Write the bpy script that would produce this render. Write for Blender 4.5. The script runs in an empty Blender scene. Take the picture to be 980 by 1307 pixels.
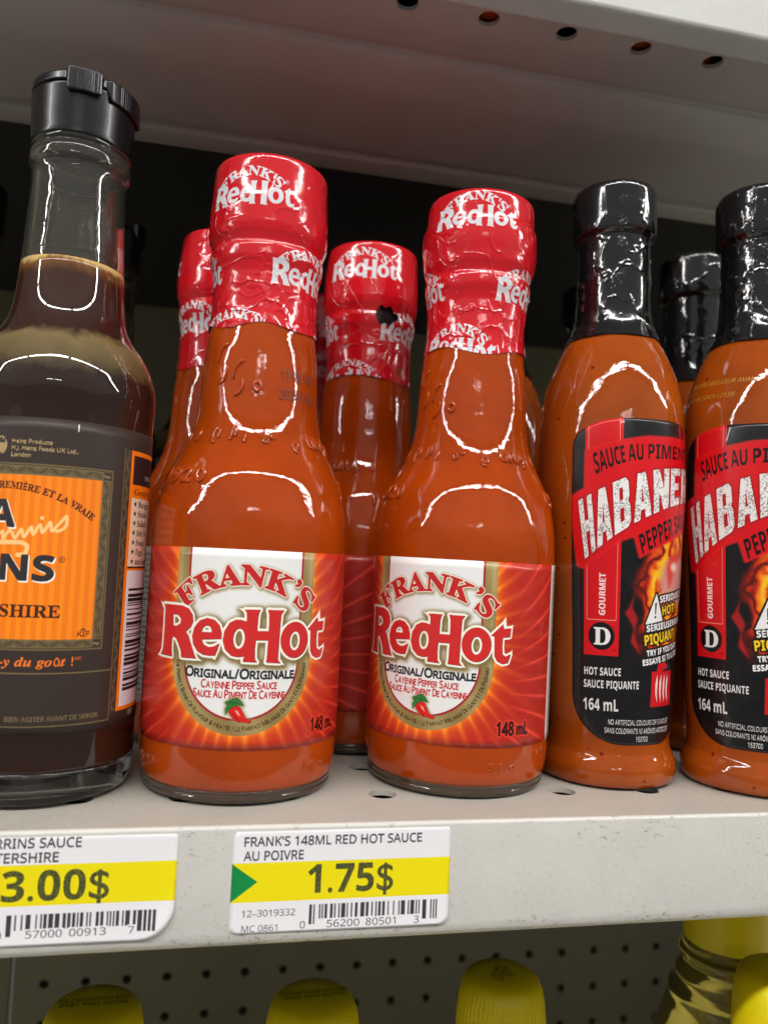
import bpy, bmesh, math, random
import numpy as np
from mathutils import Matrix, Vector

scene = bpy.context.scene
col = scene.collection

# ------------------------------------------------------------------ camera
cd = bpy.data.cameras.new('camera')
cam = bpy.data.objects.new('camera', cd); col.objects.link(cam)
_r = Vector((0.9781243, -0.20310814, 0.04494364))
_u = Vector((-0.05675534, -0.05270665, 0.99699591))
_f = Vector((0.20012915, 0.97773672, 0.06308113))
cam.matrix_world = Matrix(((_r.x, _u.x, -_f.x, -0.043219), (_r.y, _u.y, -_f.y, -0.180936),
                           (_r.z, _u.z, -_f.z, 0.061504), (0, 0, 0, 1)))
cd.sensor_fit = 'VERTICAL'; cd.sensor_height = 24.0
cd.lens = 24.0 * 982.1 / 1307.0
cd.clip_start = 0.005; cd.clip_end = 50
cd.dof.use_dof = True; cd.dof.focus_distance = 0.205; cd.dof.aperture_fstop = 9.0
scene.camera = cam

# ------------------------------------------------------------------ light
world = bpy.data.worlds.new('World'); scene.world = world
world.use_nodes = True
bg = world.node_tree.nodes['Background']
bg.inputs[0].default_value = (1.0, 0.99, 0.975, 1); bg.inputs[1].default_value = 0.17

def area(name, loc, sx, sy, power, color=(1, 0.985, 0.955), rot=(0, 0, 0)):
    l = bpy.data.lights.new(name, 'AREA'); l.shape = 'RECTANGLE'; l.size = sx; l.size_y = sy
    l.energy = power; l.color = color
    o = bpy.data.objects.new(name, l); o.location = loc; o.rotation_euler = rot
    col.objects.link(o); return o

# a row of ceiling tubes running along the aisle
for k in range(-4, 5):
    area('ceiling_tube', (k * 1.25 - 0.45, -1.00, 1.35), 1.16, 0.085, 20.0)
# two short tubes further off, over the next aisle
for x in (-0.62, 0.10):
    area('far_tube', (x, -4.1, 1.40), 0.55, 0.06, 10.0)
# the lit ceiling beyond the tubes
area('ceiling_glow', (0, -4.9, 1.62), 16.0, 6.4, 60)

scene.view_settings.view_transform = 'Standard'
scene.view_settings.look = 'None'
scene.view_settings.exposure = 0.0
scene.view_settings.gamma = 1.0
scene.view_settings.use_curve_mapping = False
scene.render.engine = 'CYCLES'
cy = scene.cycles
cy.use_denoising = True
cy.max_bounces = 12; cy.transmission_bounces = 10; cy.glossy_bounces = 5; cy.diffuse_bounces = 4
cy.caustics_reflective = False; cy.caustics_refractive = False
cy.sample_clamp_indirect = 6.0

# ------------------------------------------------------------------ materials
def srgb(c):
    return tuple(((v / 255) / 12.92 if v / 255 <= .04045 else ((v / 255 + .055) / 1.055) ** 2.4) for v in c)

def new_mat(name):
    m = bpy.data.materials.new(name); m.use_nodes = True
    nt = m.node_tree
    return m, nt, nt.nodes['Principled BSDF']

def setp(p, **kw):
    for k, v in kw.items():
        p.inputs[k.replace('_', ' ')].default_value = v

def noise(nt, scale, detail=3, rough=.5, coord='Object', dist=0.0):
    tc = nt.nodes.new('ShaderNodeTexCoord'); n = nt.nodes.new('ShaderNodeTexNoise')
    n.inputs['Scale'].default_value = scale; n.inputs['Detail'].default_value = detail
    n.inputs['Roughness'].default_value = rough; n.inputs['Distortion'].default_value = dist
    nt.links.new(tc.outputs[coord], n.inputs['Vector']); return n

def ramp(nt, src, stops):
    r = nt.nodes.new('ShaderNodeValToRGB'); e = r.color_ramp.elements
    e[0].position = stops[0][0]; e[0].color = (*stops[0][1], 1)
    e[1].position = stops[-1][0]; e[1].color = (*stops[-1][1], 1)
    for p, c in stops[1:-1]: e.new(p).color = (*c, 1)
    nt.links.new(src, r.inputs[0]); return r

def mixc(nt, fac, a, b):
    m = nt.nodes.new('ShaderNodeMix'); m.data_type = 'RGBA'
    for s, v in ((0, fac), (6, a), (7, b)):
        if hasattr(v, 'is_output'): nt.links.new(v, m.inputs[s])
        else: m.inputs[s].default_value = v if s == 0 else (*v, 1)
    return m.outputs[2]

def bump(nt, p, src, strength, dist=.001, slot='Normal'):
    b = nt.nodes.new('ShaderNodeBump'); b.inputs['Strength'].default_value = strength
    b.inputs['Distance'].default_value = dist
    nt.links.new(src, b.inputs['Height']); nt.links.new(b.outputs[0], p.inputs[slot]); return b

def mat_plain(name, c, rough=.4, coat=0, spec=.5):
    m, nt, p = new_mat(name); setp(p, Base_Color=(*srgb(c), 1), Roughness=rough)
    p.inputs['Specular IOR Level'].default_value = spec
    if coat: setp(p, Coat_Weight=coat, Coat_Roughness=.03)
    return m

def mat_sauce(name, c_lo, c_hi, specks=None):
    m, nt, p = new_mat(name)
    n = noise(nt, 45, 4, .55)
    r = ramp(nt, n.outputs[0], [(.35, srgb(c_lo)), (.65, srgb(c_hi))])
    out = r.outputs[0]
    if specks:
        tc = nt.nodes.new('ShaderNodeTexCoord'); v = nt.nodes.new('ShaderNodeTexVoronoi')
        v.inputs['Scale'].default_value = 260; nt.links.new(tc.outputs['Object'], v.inputs['Vector'])
        big = noise(nt, 90, 1)
        th = nt.nodes.new('ShaderNodeMath'); th.operation = 'LESS_THAN'; th.inputs[1].default_value = .14
        nt.links.new(v.outputs['Distance'], th.inputs[0])
        t2 = nt.nodes.new('ShaderNodeMath'); t2.operation = 'GREATER_THAN'; t2.inputs[1].default_value = .56
        nt.links.new(big.outputs[0], t2.inputs[0])
        mu = nt.nodes.new('ShaderNodeMath'); mu.operation = 'MULTIPLY'
        nt.links.new(th.outputs[0], mu.inputs[0]); nt.links.new(t2.outputs[0], mu.inputs[1])
        out = mixc(nt, mu.outputs[0], out, srgb(specks))
    nt.links.new(out, p.inputs['Base Color'])
    setp(p, Roughness=.5, Coat_Weight=1.0, Coat_Roughness=.015, Coat_IOR=1.52,
         Subsurface_Weight=.25, Subsurface_Scale=.004)
    p.inputs['Subsurface Radius'].default_value = (1, .35, .1)
    p.inputs['Specular IOR Level'].default_value = 0
    w = noise(nt, 60, 2, .4); w2 = noise(nt, 420, 3, .6)
    sm = nt.nodes.new('ShaderNodeMath'); sm.operation = 'MULTIPLY_ADD'; sm.inputs[1].default_value = .22
    nt.links.new(w2.outputs[0], sm.inputs[0]); nt.links.new(w.outputs[0], sm.inputs[2])
    bump(nt, p, sm.outputs[0], .085, .003, 'Coat Normal')
    return m

def mat_glass(name, c=(1, 1, 1), rough=0.0, ior=1.5):
    m, nt, p = new_mat(name)
    setp(p, Base_Color=(*c, 1), Roughness=rough, Transmission_Weight=1.0, IOR=ior)
    w = noise(nt, 70, 2, .4); bump(nt, p, w.outputs[0], .06, .002)
    return m

def mat_print(name, img, rough=.35, coat=0.0, wrinkle=None, spec=.4):
    m, nt, p = new_mat(name)
    t = nt.nodes.new('ShaderNodeTexImage'); t.image = img; t.extension = 'EXTEND'; t.interpolation = 'Cubic'
    uv = nt.nodes.new('ShaderNodeUVMap'); nt.links.new(uv.outputs[0], t.inputs[0])
    nt.links.new(t.outputs[0], p.inputs['Base Color'])
    setp(p, Roughness=rough, Coat_Weight=coat, Coat_Roughness=.035)
    p.inputs['Specular IOR Level'].default_value = spec
    if wrinkle:
        n = noise(nt, wrinkle[0], 5, .6, dist=.6); bump(nt, p, n.outputs[0], wrinkle[1], wrinkle[2])
    return m

def mat_steel(name, c, dirt, rough=.38, peel=.25, edge=False):
    m, nt, p = new_mat(name)
    a = noise(nt, 35, 6, .65); b = noise(nt, 900, 3, .7); s = noise(nt, 14, 5, .6)
    base = ramp(nt, a.outputs[0], [(.3, srgb([v * .95 for v in c])), (.7, srgb(c))]).outputs[0]
    mul = nt.nodes.new('ShaderNodeMath'); mul.operation = 'MULTIPLY'
    r1 = ramp(nt, b.outputs[0], [(.60, (0, 0, 0)), (.68, (1, 1, 1))])
    r2 = ramp(nt, s.outputs[0], [(.46, (0, 0, 0)), (.66, (1, 1, 1))])
    nt.links.new(r1.outputs[0], mul.inputs[0]); nt.links.new(r2.outputs[0], mul.inputs[1])
    m2 = nt.nodes.new('ShaderNodeMath'); m2.operation = 'MULTIPLY'; m2.inputs[1].default_value = dirt
    nt.links.new(mul.outputs[0], m2.inputs[0])
    fac = m2.outputs[0]
    if edge:                                   # rubbed marks that gather along the upper and lower folds of the lip
        tc = nt.nodes.new('ShaderNodeTexCoord'); mp = nt.nodes.new('ShaderNodeMapping'); mp.inputs['Scale'].default_value = (1, 1, 2.6)
        nt.links.new(tc.outputs['Object'], mp.inputs[0])
        sc_ = nt.nodes.new('ShaderNodeTexNoise'); sc_.inputs['Scale'].default_value = 330; sc_.inputs['Detail'].default_value = 5; sc_.inputs['Roughness'].default_value = .7
        nt.links.new(mp.outputs[0], sc_.inputs['Vector'])
        sx = nt.nodes.new('ShaderNodeSeparateXYZ'); nt.links.new(tc.outputs['Object'], sx.inputs[0])
        zr = nt.nodes.new('ShaderNodeMapRange'); zr.inputs[1].default_value = -.029; zr.inputs[2].default_value = .001; nt.links.new(sx.outputs['Z'], zr.inputs[0])
        band = ramp(nt, zr.outputs[0], [(.0, (1, 1, 1)), (.14, (1, 1, 1)), (.24, (.12, .12, .12)), (.70, (.12, .12, .12)), (.84, (.7, .7, .7)), (1, (.5, .5, .5))])
        th = ramp(nt, sc_.outputs[0], [(.57, (0, 0, 0)), (.64, (1, 1, 1))]); big = noise(nt, 26, 3); bt = ramp(nt, big.outputs[0], [(.46, (0, 0, 0)), (.58, (1, 1, 1))])
        for q in (band, bt):
            k = nt.nodes.new('ShaderNodeMath'); k.operation = 'MULTIPLY'; nt.links.new(th.outputs[0], k.inputs[0]); nt.links.new(q.outputs[0], k.inputs[1]); th = k
        mx = nt.nodes.new('ShaderNodeMath'); mx.operation = 'MAXIMUM'; nt.links.new(fac, mx.inputs[0]); nt.links.new(th.outputs[0], mx.inputs[1]); fac = mx.outputs[0]
    nt.links.new(mixc(nt, fac, base, srgb((96, 84, 66))), p.inputs['Base Color'])
    setp(p, Roughness=rough)
    pl = noise(nt, 620, 1, .4); bump(nt, p, pl.outputs[0], peel, .0006)
    return m

def crinkle(m, scale, strength, seam=True):
    """sharp folded creases of shrunk film, as fine relief"""
    nt = m.node_tree; p = nt.nodes['Principled BSDF']
    tc = nt.nodes.new('ShaderNodeTexCoord'); n = noise(nt, scale * 1.3, 3, .5)
    ad = nt.nodes.new('ShaderNodeVectorMath'); ad.operation = 'MULTIPLY_ADD'; ad.inputs[1].default_value = (.016, .016, .012)
    nt.links.new(n.outputs['Color'], ad.inputs[0]); nt.links.new(tc.outputs['Object'], ad.inputs[2])
    v = nt.nodes.new('ShaderNodeTexVoronoi'); v.feature = 'DISTANCE_TO_EDGE'; v.inputs['Scale'].default_value = scale
    nt.links.new(ad.outputs[0], v.inputs['Vector'])
    r = ramp(nt, v.outputs['Distance'], [(0, (1, 1, 1)), (.05, (.25, .25, .25)), (.16, (0, 0, 0))])
    k = noise(nt, scale * .55, 2); kr = ramp(nt, k.outputs[0], [(.46, (0, 0, 0)), (.58, (1, 1, 1))])
    mu = nt.nodes.new('ShaderNodeMath'); mu.operation = 'MULTIPLY'; nt.links.new(r.outputs[0], mu.inputs[0]); nt.links.new(kr.outputs[0], mu.inputs[1])
    b = nt.nodes.new('ShaderNodeBump'); b.inputs['Strength'].default_value = strength; b.inputs['Distance'].default_value = .0005
    nt.links.new(mu.outputs[0], b.inputs['Height'])
    old = [l for l in nt.links if l.to_socket == p.inputs['Normal']]
    if old: nt.links.new(old[0].from_socket, b.inputs['Normal'])
    nt.links.new(b.outputs[0], p.inputs['Normal']); nt.links.new(b.outputs[0], p.inputs['Coat Normal'])

# ------------------------------------------------------------------ small mesh helpers
def tag(o, label=None, cat=None, group=None, kind=None):
    for k, v in (('label', label), ('category', cat), ('group', group), ('kind', kind)):
        if v: o[k] = v
    return o

def link(name, me, mat=None, parent=None, smooth=True):
    if mat and not me.materials: me.materials.append(mat)
    if smooth: me.polygons.foreach_set('use_smooth', [True] * len(me.polygons))
    o = bpy.data.objects.new(name, me); col.objects.link(o)
    if parent: o.parent = parent
    return o

def empty(name, loc, rz=0, ry=0):
    o = bpy.data.objects.new(name, None); o.location = loc; o.rotation_euler = (0, ry, rz)
    o.empty_display_size = .01; col.objects.link(o); return o

def pydata(name, V, F):
    me = bpy.data.meshes.new(name); me.from_pydata([tuple(v) for v in V], [], F); me.update(); return me

def grid_mesh(name, P, UV=None, wrap=False, caps=()):
    """P: (rows, cols, 3) array. wrap closes the columns."""
    nr, nc = P.shape[:2]
    V = P.reshape(-1, 3)
    i, j = np.meshgrid(np.arange(nr - 1), np.arange(nc if wrap else nc - 1), indexing='ij')
    j2 = (j + 1) % nc
    Fq = np.stack([i * nc + j, i * nc + j2, (i + 1) * nc + j2, (i + 1) * nc + j], -1).reshape(-1, 4)
    me = bpy.data.meshes.new(name)
    F = Fq.tolist()
    for c in caps:
        ring = list(range(c * nc, c * nc + nc)) if c >= 0 else list(range((nr - 1) * nc, nr * nc))
        F.append(ring[::-1] if c >= 0 else ring)
    me.from_pydata(V.tolist(), [], F)
    if UV is not None:
        uvl = me.uv_layers.new(name='UVMap')
        li = np.zeros(len(me.loops), int); me.loops.foreach_get('vertex_index', li)
        uvl.data.foreach_set('uv', UV.reshape(-1, 2)[li].ravel())
    me.update(); return me

def pchip(z, zs, rs):
    """monotone cubic through (zs, rs), zs ascending"""
    zs, rs = np.asarray(zs, float), np.asarray(rs, float)
    h = np.diff(zs); d = np.diff(rs) / h
    m = np.zeros(len(zs)); m[0], m[-1] = d[0], d[-1]
    for k in range(1, len(zs) - 1):
        if d[k - 1] * d[k] > 0:
            w1, w2 = 2 * h[k] + h[k - 1], h[k] + 2 * h[k - 1]
            m[k] = (w1 + w2) / (w1 / d[k - 1] + w2 / d[k])
    i = np.clip(np.searchsorted(zs, z) - 1, 0, len(zs) - 2)
    t = (z - zs[i]) / h[i]
    return ((1 + 2 * t) * (1 - t) ** 2 * rs[i] + t * (1 - t) ** 2 * h[i] * m[i]
            + t * t * (3 - 2 * t) * rs[i + 1] + t * t * (t - 1) * h[i] * m[i + 1])

def smooth_path(pts, n=8):
    """resample a profile polyline (r, z) by chord-length monotone cubics"""
    p = np.array(pts, float); s = np.r_[0, np.cumsum(np.hypot(*np.diff(p, axis=0).T))]
    q = np.concatenate([np.linspace(s[k], s[k + 1], n, endpoint=False) for k in range(len(s) - 1)] + [[s[-1]]])
    return np.stack([pchip(q, s, p[:, 0]), pchip(q, s, p[:, 1])], -1)

def fourier(seed, nmax, kmax, count):
    rng = np.random.RandomState(seed)
    n = rng.randint(1, nmax + 1, count); k = rng.uniform(-kmax, kmax, count)
    ph = rng.uniform(0, 6.283, count); a = rng.uniform(.4, 1, count) / math.sqrt(count)
    def f(th, z):
        o = 0
        for i in range(count): o = o + a[i] * np.sin(n[i] * th + k[i] * z + ph[i])
        return o
    return f

def revolve(name, prof, nseg, disp=None, uvrect=None, sref=None, cap0=False, cap1=False):
    """profile rows (r, z) bottom to top; angle 0 faces -Y, positive to +X"""
    prof = np.asarray(prof, float)
    full = uvrect is not None
    th = np.linspace(-math.pi, math.pi, nseg + 1)
    if not full: th = th[:-1]
    T, Z = np.meshgrid(th, prof[:, 1]); R = np.repeat(prof[:, :1], len(th), 1)
    if disp is not None: R = R + disp(T, Z)
    P = np.stack([R * np.sin(T), -R * np.cos(T), Z], -1)
    UV = None
    if full:
        s0, z0, s1, z1 = uvrect
        UV = np.stack([(T * sref - s0) / (s1 - s0), (Z - z0) / (z1 - z0)], -1)
    caps = ([0] if cap0 else []) + ([-1] if cap1 else [])
    return grid_mesh(name, P, UV, wrap=not full, caps=caps if not full else ())

# ------------------------------------------------------------------ lettering
SERIF = {}
for i in range(26):
    SERIF[chr(65 + i)] = chr(0x1D400 + i); SERIF[chr(97 + i)] = chr(0x1D41A + i)
for i in range(10): SERIF[chr(48 + i)] = chr(0x1D7CE + i)
ITAL = {}
for i in range(26):
    ITAL[chr(65 + i)] = chr(0x1D468 + i); ITAL[chr(97 + i)] = chr(0x1D482 + i)
SANS = {}; BOLD = {}
for i in range(26):
    SANS[chr(65 + i)] = chr(0x1D5A0 + i)
    BOLD[chr(65 + i)] = chr(0x1D5D4 + i); BOLD[chr(97 + i)] = chr(0x1D5EE + i)
for i in range(10): SANS[chr(48 + i)] = chr(0x1D7E2 + i); BOLD[chr(48 + i)] = chr(0x1D7EC + i)
STY = {None: SANS, 'bold': BOLD, 'serif': SERIF, 'ital': ITAL}
_tc = {}
def glyphs(s, style=None):
    """triangles of a line of text in em units"""
    key = (s, style)
    if key in _tc: return _tc[key]
    cu = bpy.data.curves.new('letters', 'FONT'); cu.body = ''.join(STY[style].get(c, c) for c in s); cu.resolution_u = 4
    o = bpy.data.objects.new('letters', cu); col.objects.link(o)
    dg = bpy.context.evaluated_depsgraph_get(); dg.update()
    me = bpy.data.meshes.new_from_object(o.evaluated_get(dg)); me.calc_loop_triangles()
    V = np.zeros(len(me.vertices) * 3, np.float32); me.vertices.foreach_get('co', V)
    T = np.zeros(len(me.loop_triangles) * 3, np.int32); me.loop_triangles.foreach_get('vertices', T)
    bpy.data.objects.remove(o); bpy.data.curves.remove(cu); bpy.data.meshes.remove(me)
    _tc[key] = (V.reshape(-1, 3)[:, :2].astype(float), T.reshape(-1, 3)); return _tc[key]

_ch = {}
def capheight(style=None):
    if style not in _ch: _ch[style] = glyphs('H', style)[0][:, 1].max()
    return _ch[style]

def runs(parts, style=None):
    """parts: [(text, relative size)] joined on one baseline"""
    VV, TT, x, n = [], [], 0, 0
    for s, k in parts:
        V, T = glyphs(s, style); V = V * k
        V = V - [V[:, 0].min(), 0] + [x, 0]; x = V[:, 0].max() + .085 * k
        VV.append(V); TT.append(T + n); n += len(V)
    return np.concatenate(VV), np.concatenate(TT)

def smallcaps(s):
    out = []
    for w in s.split(' '):
        out.append((w[0], 1.0))
        if len(w) > 1: out.append((w[1:], .8))
        out.append((' ', 1))
    return out

def small_caps_runs(s, style=None, k=.8):
    VV, TT, x, n = [], [], 0, 0
    first = True
    for c in s:
        if c == ' ': x += .24; first = True; continue
        q = 1.0 if first or not c.isalpha() else k
        first = c == '/'
        V, T = glyphs(c, style); V = V * q
        V = V - [V[:, 0].min(), 0] + [x, 0]; x = V[:, 0].max() + .085 * q
        VV.append(V); TT.append(T + n); n += len(V)
    return np.concatenate(VV), np.concatenate(TT)

class Canvas:
    """a flat print, in millimetres"""
    def __init__(s, x0, z0, x1, z1, K, c):
        s.x0, s.z0, s.x1, s.z1, s.K = x0, z0, x1, z1, K
        s.w, s.h = int(round((x1 - x0) * K)), int(round((z1 - z0) * K))
        s.a = np.empty((s.h, s.w, 3), np.float32); s.a[:] = np.array(c) / 255
        s.X, s.Z = np.meshgrid(x0 + (np.arange(s.w) + .5) / K, z0 + (np.arange(s.h) + .5) / K)
    def blank(s): return np.zeros((s.h, s.w), bool)
    def paint(s, m, c, alpha=1.0):
        c = np.asarray(c, np.float32) / 255
        if m.dtype == bool and alpha == 1.0:
            s.a[m] = c if c.ndim == 1 else c[m]
        else:
            f = (m.astype(np.float32) * alpha)[..., None]; s.a = s.a * (1 - f) + c * f
    def poly(s, pts, m=None):
        m = s.blank() if m is None else m
        p = (np.array(pts, float) - [s.x0, s.z0]) * s.K
        i0, i1 = max(0, int(p[:, 0].min())), min(s.w, int(p[:, 0].max()) + 2)
        j0, j1 = max(0, int(p[:, 1].min())), min(s.h, int(p[:, 1].max()) + 2)
        if i1 <= i0 or j1 <= j0: return m
        x, y = np.meshgrid(np.arange(i0, i1) + .5, np.arange(j0, j1) + .5)
        ins = np.zeros(x.shape, bool)
        q = np.roll(p, -1, 0)
        for (ax, ay), (bx, by) in zip(p, q):
            if ay == by: continue
            ins ^= ((ay > y) != (by > y)) & (x < (bx - ax) * (y - ay) / (by - ay) + ax)
        m[j0:j1, i0:i1] |= ins
        return m
    def rect(s, a, b, c, d): return (s.X >= a) & (s.X <= c) & (s.Z >= b) & (s.Z <= d)
    def ell(s, cx, cz, rx, rz): return ((s.X - cx) / rx) ** 2 + ((s.Z - cz) / rz) ** 2 <= 1
    def tris(s, V, T):
        m = s.blank()
        P = (V - [s.x0, s.z0]) * s.K
        for t in T:
            a, b, c = P[t]
            i0, i1 = max(0, int(min(a[0], b[0], c[0]))), min(s.w, int(max(a[0], b[0], c[0])) + 2)
            j0, j1 = max(0, int(min(a[1], b[1], c[1]))), min(s.h, int(max(a[1], b[1], c[1])) + 2)
            if i1 <= i0 or j1 <= j0: continue
            x = np.arange(i0, i1)[None] + .5; y = np.arange(j0, j1)[:, None] + .5
            d = (b[0] - a[0]) * (c[1] - a[1]) - (b[1] - a[1]) * (c[0] - a[0])
            if abs(d) < 1e-9: continue
            sg = 1 if d > 0 else -1
            e0 = ((b[0] - a[0]) * (y - a[1]) - (b[1] - a[1]) * (x - a[0])) * sg
            e1 = ((c[0] - b[0]) * (y - b[1]) - (c[1] - b[1]) * (x - b[0])) * sg
            e2 = ((a[0] - c[0]) * (y - c[1]) - (a[1] - c[1]) * (x - c[0])) * sg
            m[j0:j1, i0:i1] |= (e0 >= -.01) & (e1 >= -.01) & (e2 >= -.01)
        return m
    def text(s, txt, x0, base, cap, x1=None, style=None, rot=0, skew=0, warp=None, fat=0, align='l', VT=None):
        V, T = VT if VT is not None else glyphs(txt, style)
        V = V.copy(); V[:, 0] -= V[:, 0].min(); k = cap / capheight(style)
        w = V[:, 0].max()
        kx = (x1 - x0) / w if x1 is not None else k * .98
        V = V * [kx, k]; w = V[:, 0].max()
        if align == 'r': V[:, 0] -= w
        if align == 'c': V[:, 0] -= w / 2
        V[:, 0] += V[:, 1] * skew
        if warp: V = warp(V, w)
        else:
            c, n = math.cos(math.radians(rot)), math.sin(math.radians(rot))
            V = np.stack([x0 + V[:, 0] * c - V[:, 1] * n, base + V[:, 0] * n + V[:, 1] * c], -1)
        m = s.tris(V, T)
        return s.dil(m, fat) if fat else m
    def box(s, m, r):
        ys, xs = np.where(m)
        if len(ys) == 0: return None
        return max(0, ys.min() - r), min(s.h, ys.max() + r + 1), max(0, xs.min() - r), min(s.w, xs.max() + r + 1)
    def dil(s, m, r):
        r = r * s.K; ri = int(math.ceil(r)); b = s.box(m, ri + 1)
        if b is None: return m
        y0, y1, x0, x1 = b
        src = np.pad(m[y0:y1, x0:x1], ri); o = np.zeros((y1 - y0, x1 - x0), bool)
        for dy in range(-ri, ri + 1):
            wx = int(math.sqrt(max(0, r * r - dy * dy)))
            for dx in range(-wx, wx + 1):
                o |= src[ri + dy:ri + dy + y1 - y0, ri + dx:ri + dx + x1 - x0]
        out = m.copy(); out[y0:y1, x0:x1] |= o; return out
    def blur(s, m, r):
        ri = max(1, int(r * s.K)); f = m.astype(np.float32)
        for _ in range(3):
            for ax in (0, 1):
                p = np.pad(f, [(ri + 1, ri) if a == ax else (0, 0) for a in (0, 1)], mode='edge')
                c = np.cumsum(p, ax, dtype=np.float64)
                n = f.shape[ax]
                f = ((np.take(c, np.arange(2 * ri + 1, 2 * ri + 1 + n), ax) - np.take(c, np.arange(0, n), ax)) / (2 * ri + 1)).astype(np.float32)
        return f
    def shift(s, m, dx, dz):
        return np.roll(np.roll(m, int(round(dx * s.K)), 1), int(round(dz * s.K)), 0)
    def noise(s, scale, seed, octaves=3):
        rng = np.random.RandomState(seed); o = np.zeros((s.h, s.w), np.float32); amp = 1; tot = 0
        for k in range(octaves):
            nx, nz = int((s.x1 - s.x0) / scale) + 3, int((s.z1 - s.z0) / scale) + 3
            g = rng.rand(nz, nx); fx, fz = (s.X - s.x0) / scale, (s.Z - s.z0) / scale
            ix, iz = fx.astype(int), fz.astype(int); u, v = fx - ix, fz - iz
            u = u * u * (3 - 2 * u); v = v * v * (3 - 2 * v)
            o += amp * (g[iz, ix] * (1 - u) * (1 - v) + g[iz, ix + 1] * u * (1 - v) + g[iz + 1, ix] * (1 - u) * v + g[iz + 1, ix + 1] * u * v)
            tot += amp; amp *= .5; scale *= .5
        return o / tot
    def image(s, name):
        im = bpy.data.images.new(name, s.w, s.h, alpha=False)
        px = np.ones((s.h, s.w, 4), np.float32); px[..., :3] = np.clip(s.a, 0, 1)
        im.pixels.foreach_set(px.ravel()); im.update(); im.pack(); return im
    @property
    def uvrect(s): return (s.x0 / 1000, s.z0 / 1000, s.x1 / 1000, s.z1 / 1000)

def arch(cx, cz, rad, amid, up=True, spread=1.0):
    """bend a line of text round a circle; amid in degrees is where its middle lies"""
    def f(V, w):
        if up:
            a = math.radians(amid) - (V[:, 0] - w / 2) / rad * spread; r = rad + V[:, 1]
        else:
            a = math.radians(amid) + (V[:, 0] - w / 2) / rad * spread; r = rad - V[:, 1]
        return np.stack([cx + r * np.cos(a), cz + r * np.sin(a)], -1)
    return f

def envelope(lo, hi):
    """stretch a line of text between a lower and an upper curve; each a list of (x, z)"""
    lo, hi = np.array(lo, float), np.array(hi, float)
    def f(V, w, h=None):
        t = V[:, 0] / w; h = h or V[:, 1].max(); v = V[:, 1] / h
        L = np.stack([np.interp(t, np.linspace(0, 1, len(lo)), lo[:, k]) for k in (0, 1)], -1)
        H = np.stack([np.interp(t, np.linspace(0, 1, len(hi)), hi[:, k]) for k in (0, 1)], -1)
        return L + (H - L) * v[:, None]
    return f

def barcode(cv, x0, x1, z0, z1, seed, c=(45, 38, 42), vertical=False, guard=None):
    rng = np.random.RandomState(seed); m = cv.blank(); pos = 0; bars = []
    while pos < 95:
        w = rng.choice([1, 1, 2, 2, 3]); g = rng.choice([1, 1, 2, 3]); bars.append((pos, w)); pos += w + g
    for p, w in bars:
        if vertical:
            a = z0 + (z1 - z0) * p / 98; b = a + (z1 - z0) * w / 98; m |= cv.rect(x0, a, x1, b)
        else:
            a = x0 + (x1 - x0) * p / 98; b = a + (x1 - x0) * w / 98
            long = guard and (p < 5 or 45 < p < 50 or p > 80)
            m |= cv.rect(a, z0 - (guard if long else 0), b, z1)
    cv.paint(m, c)

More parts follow.
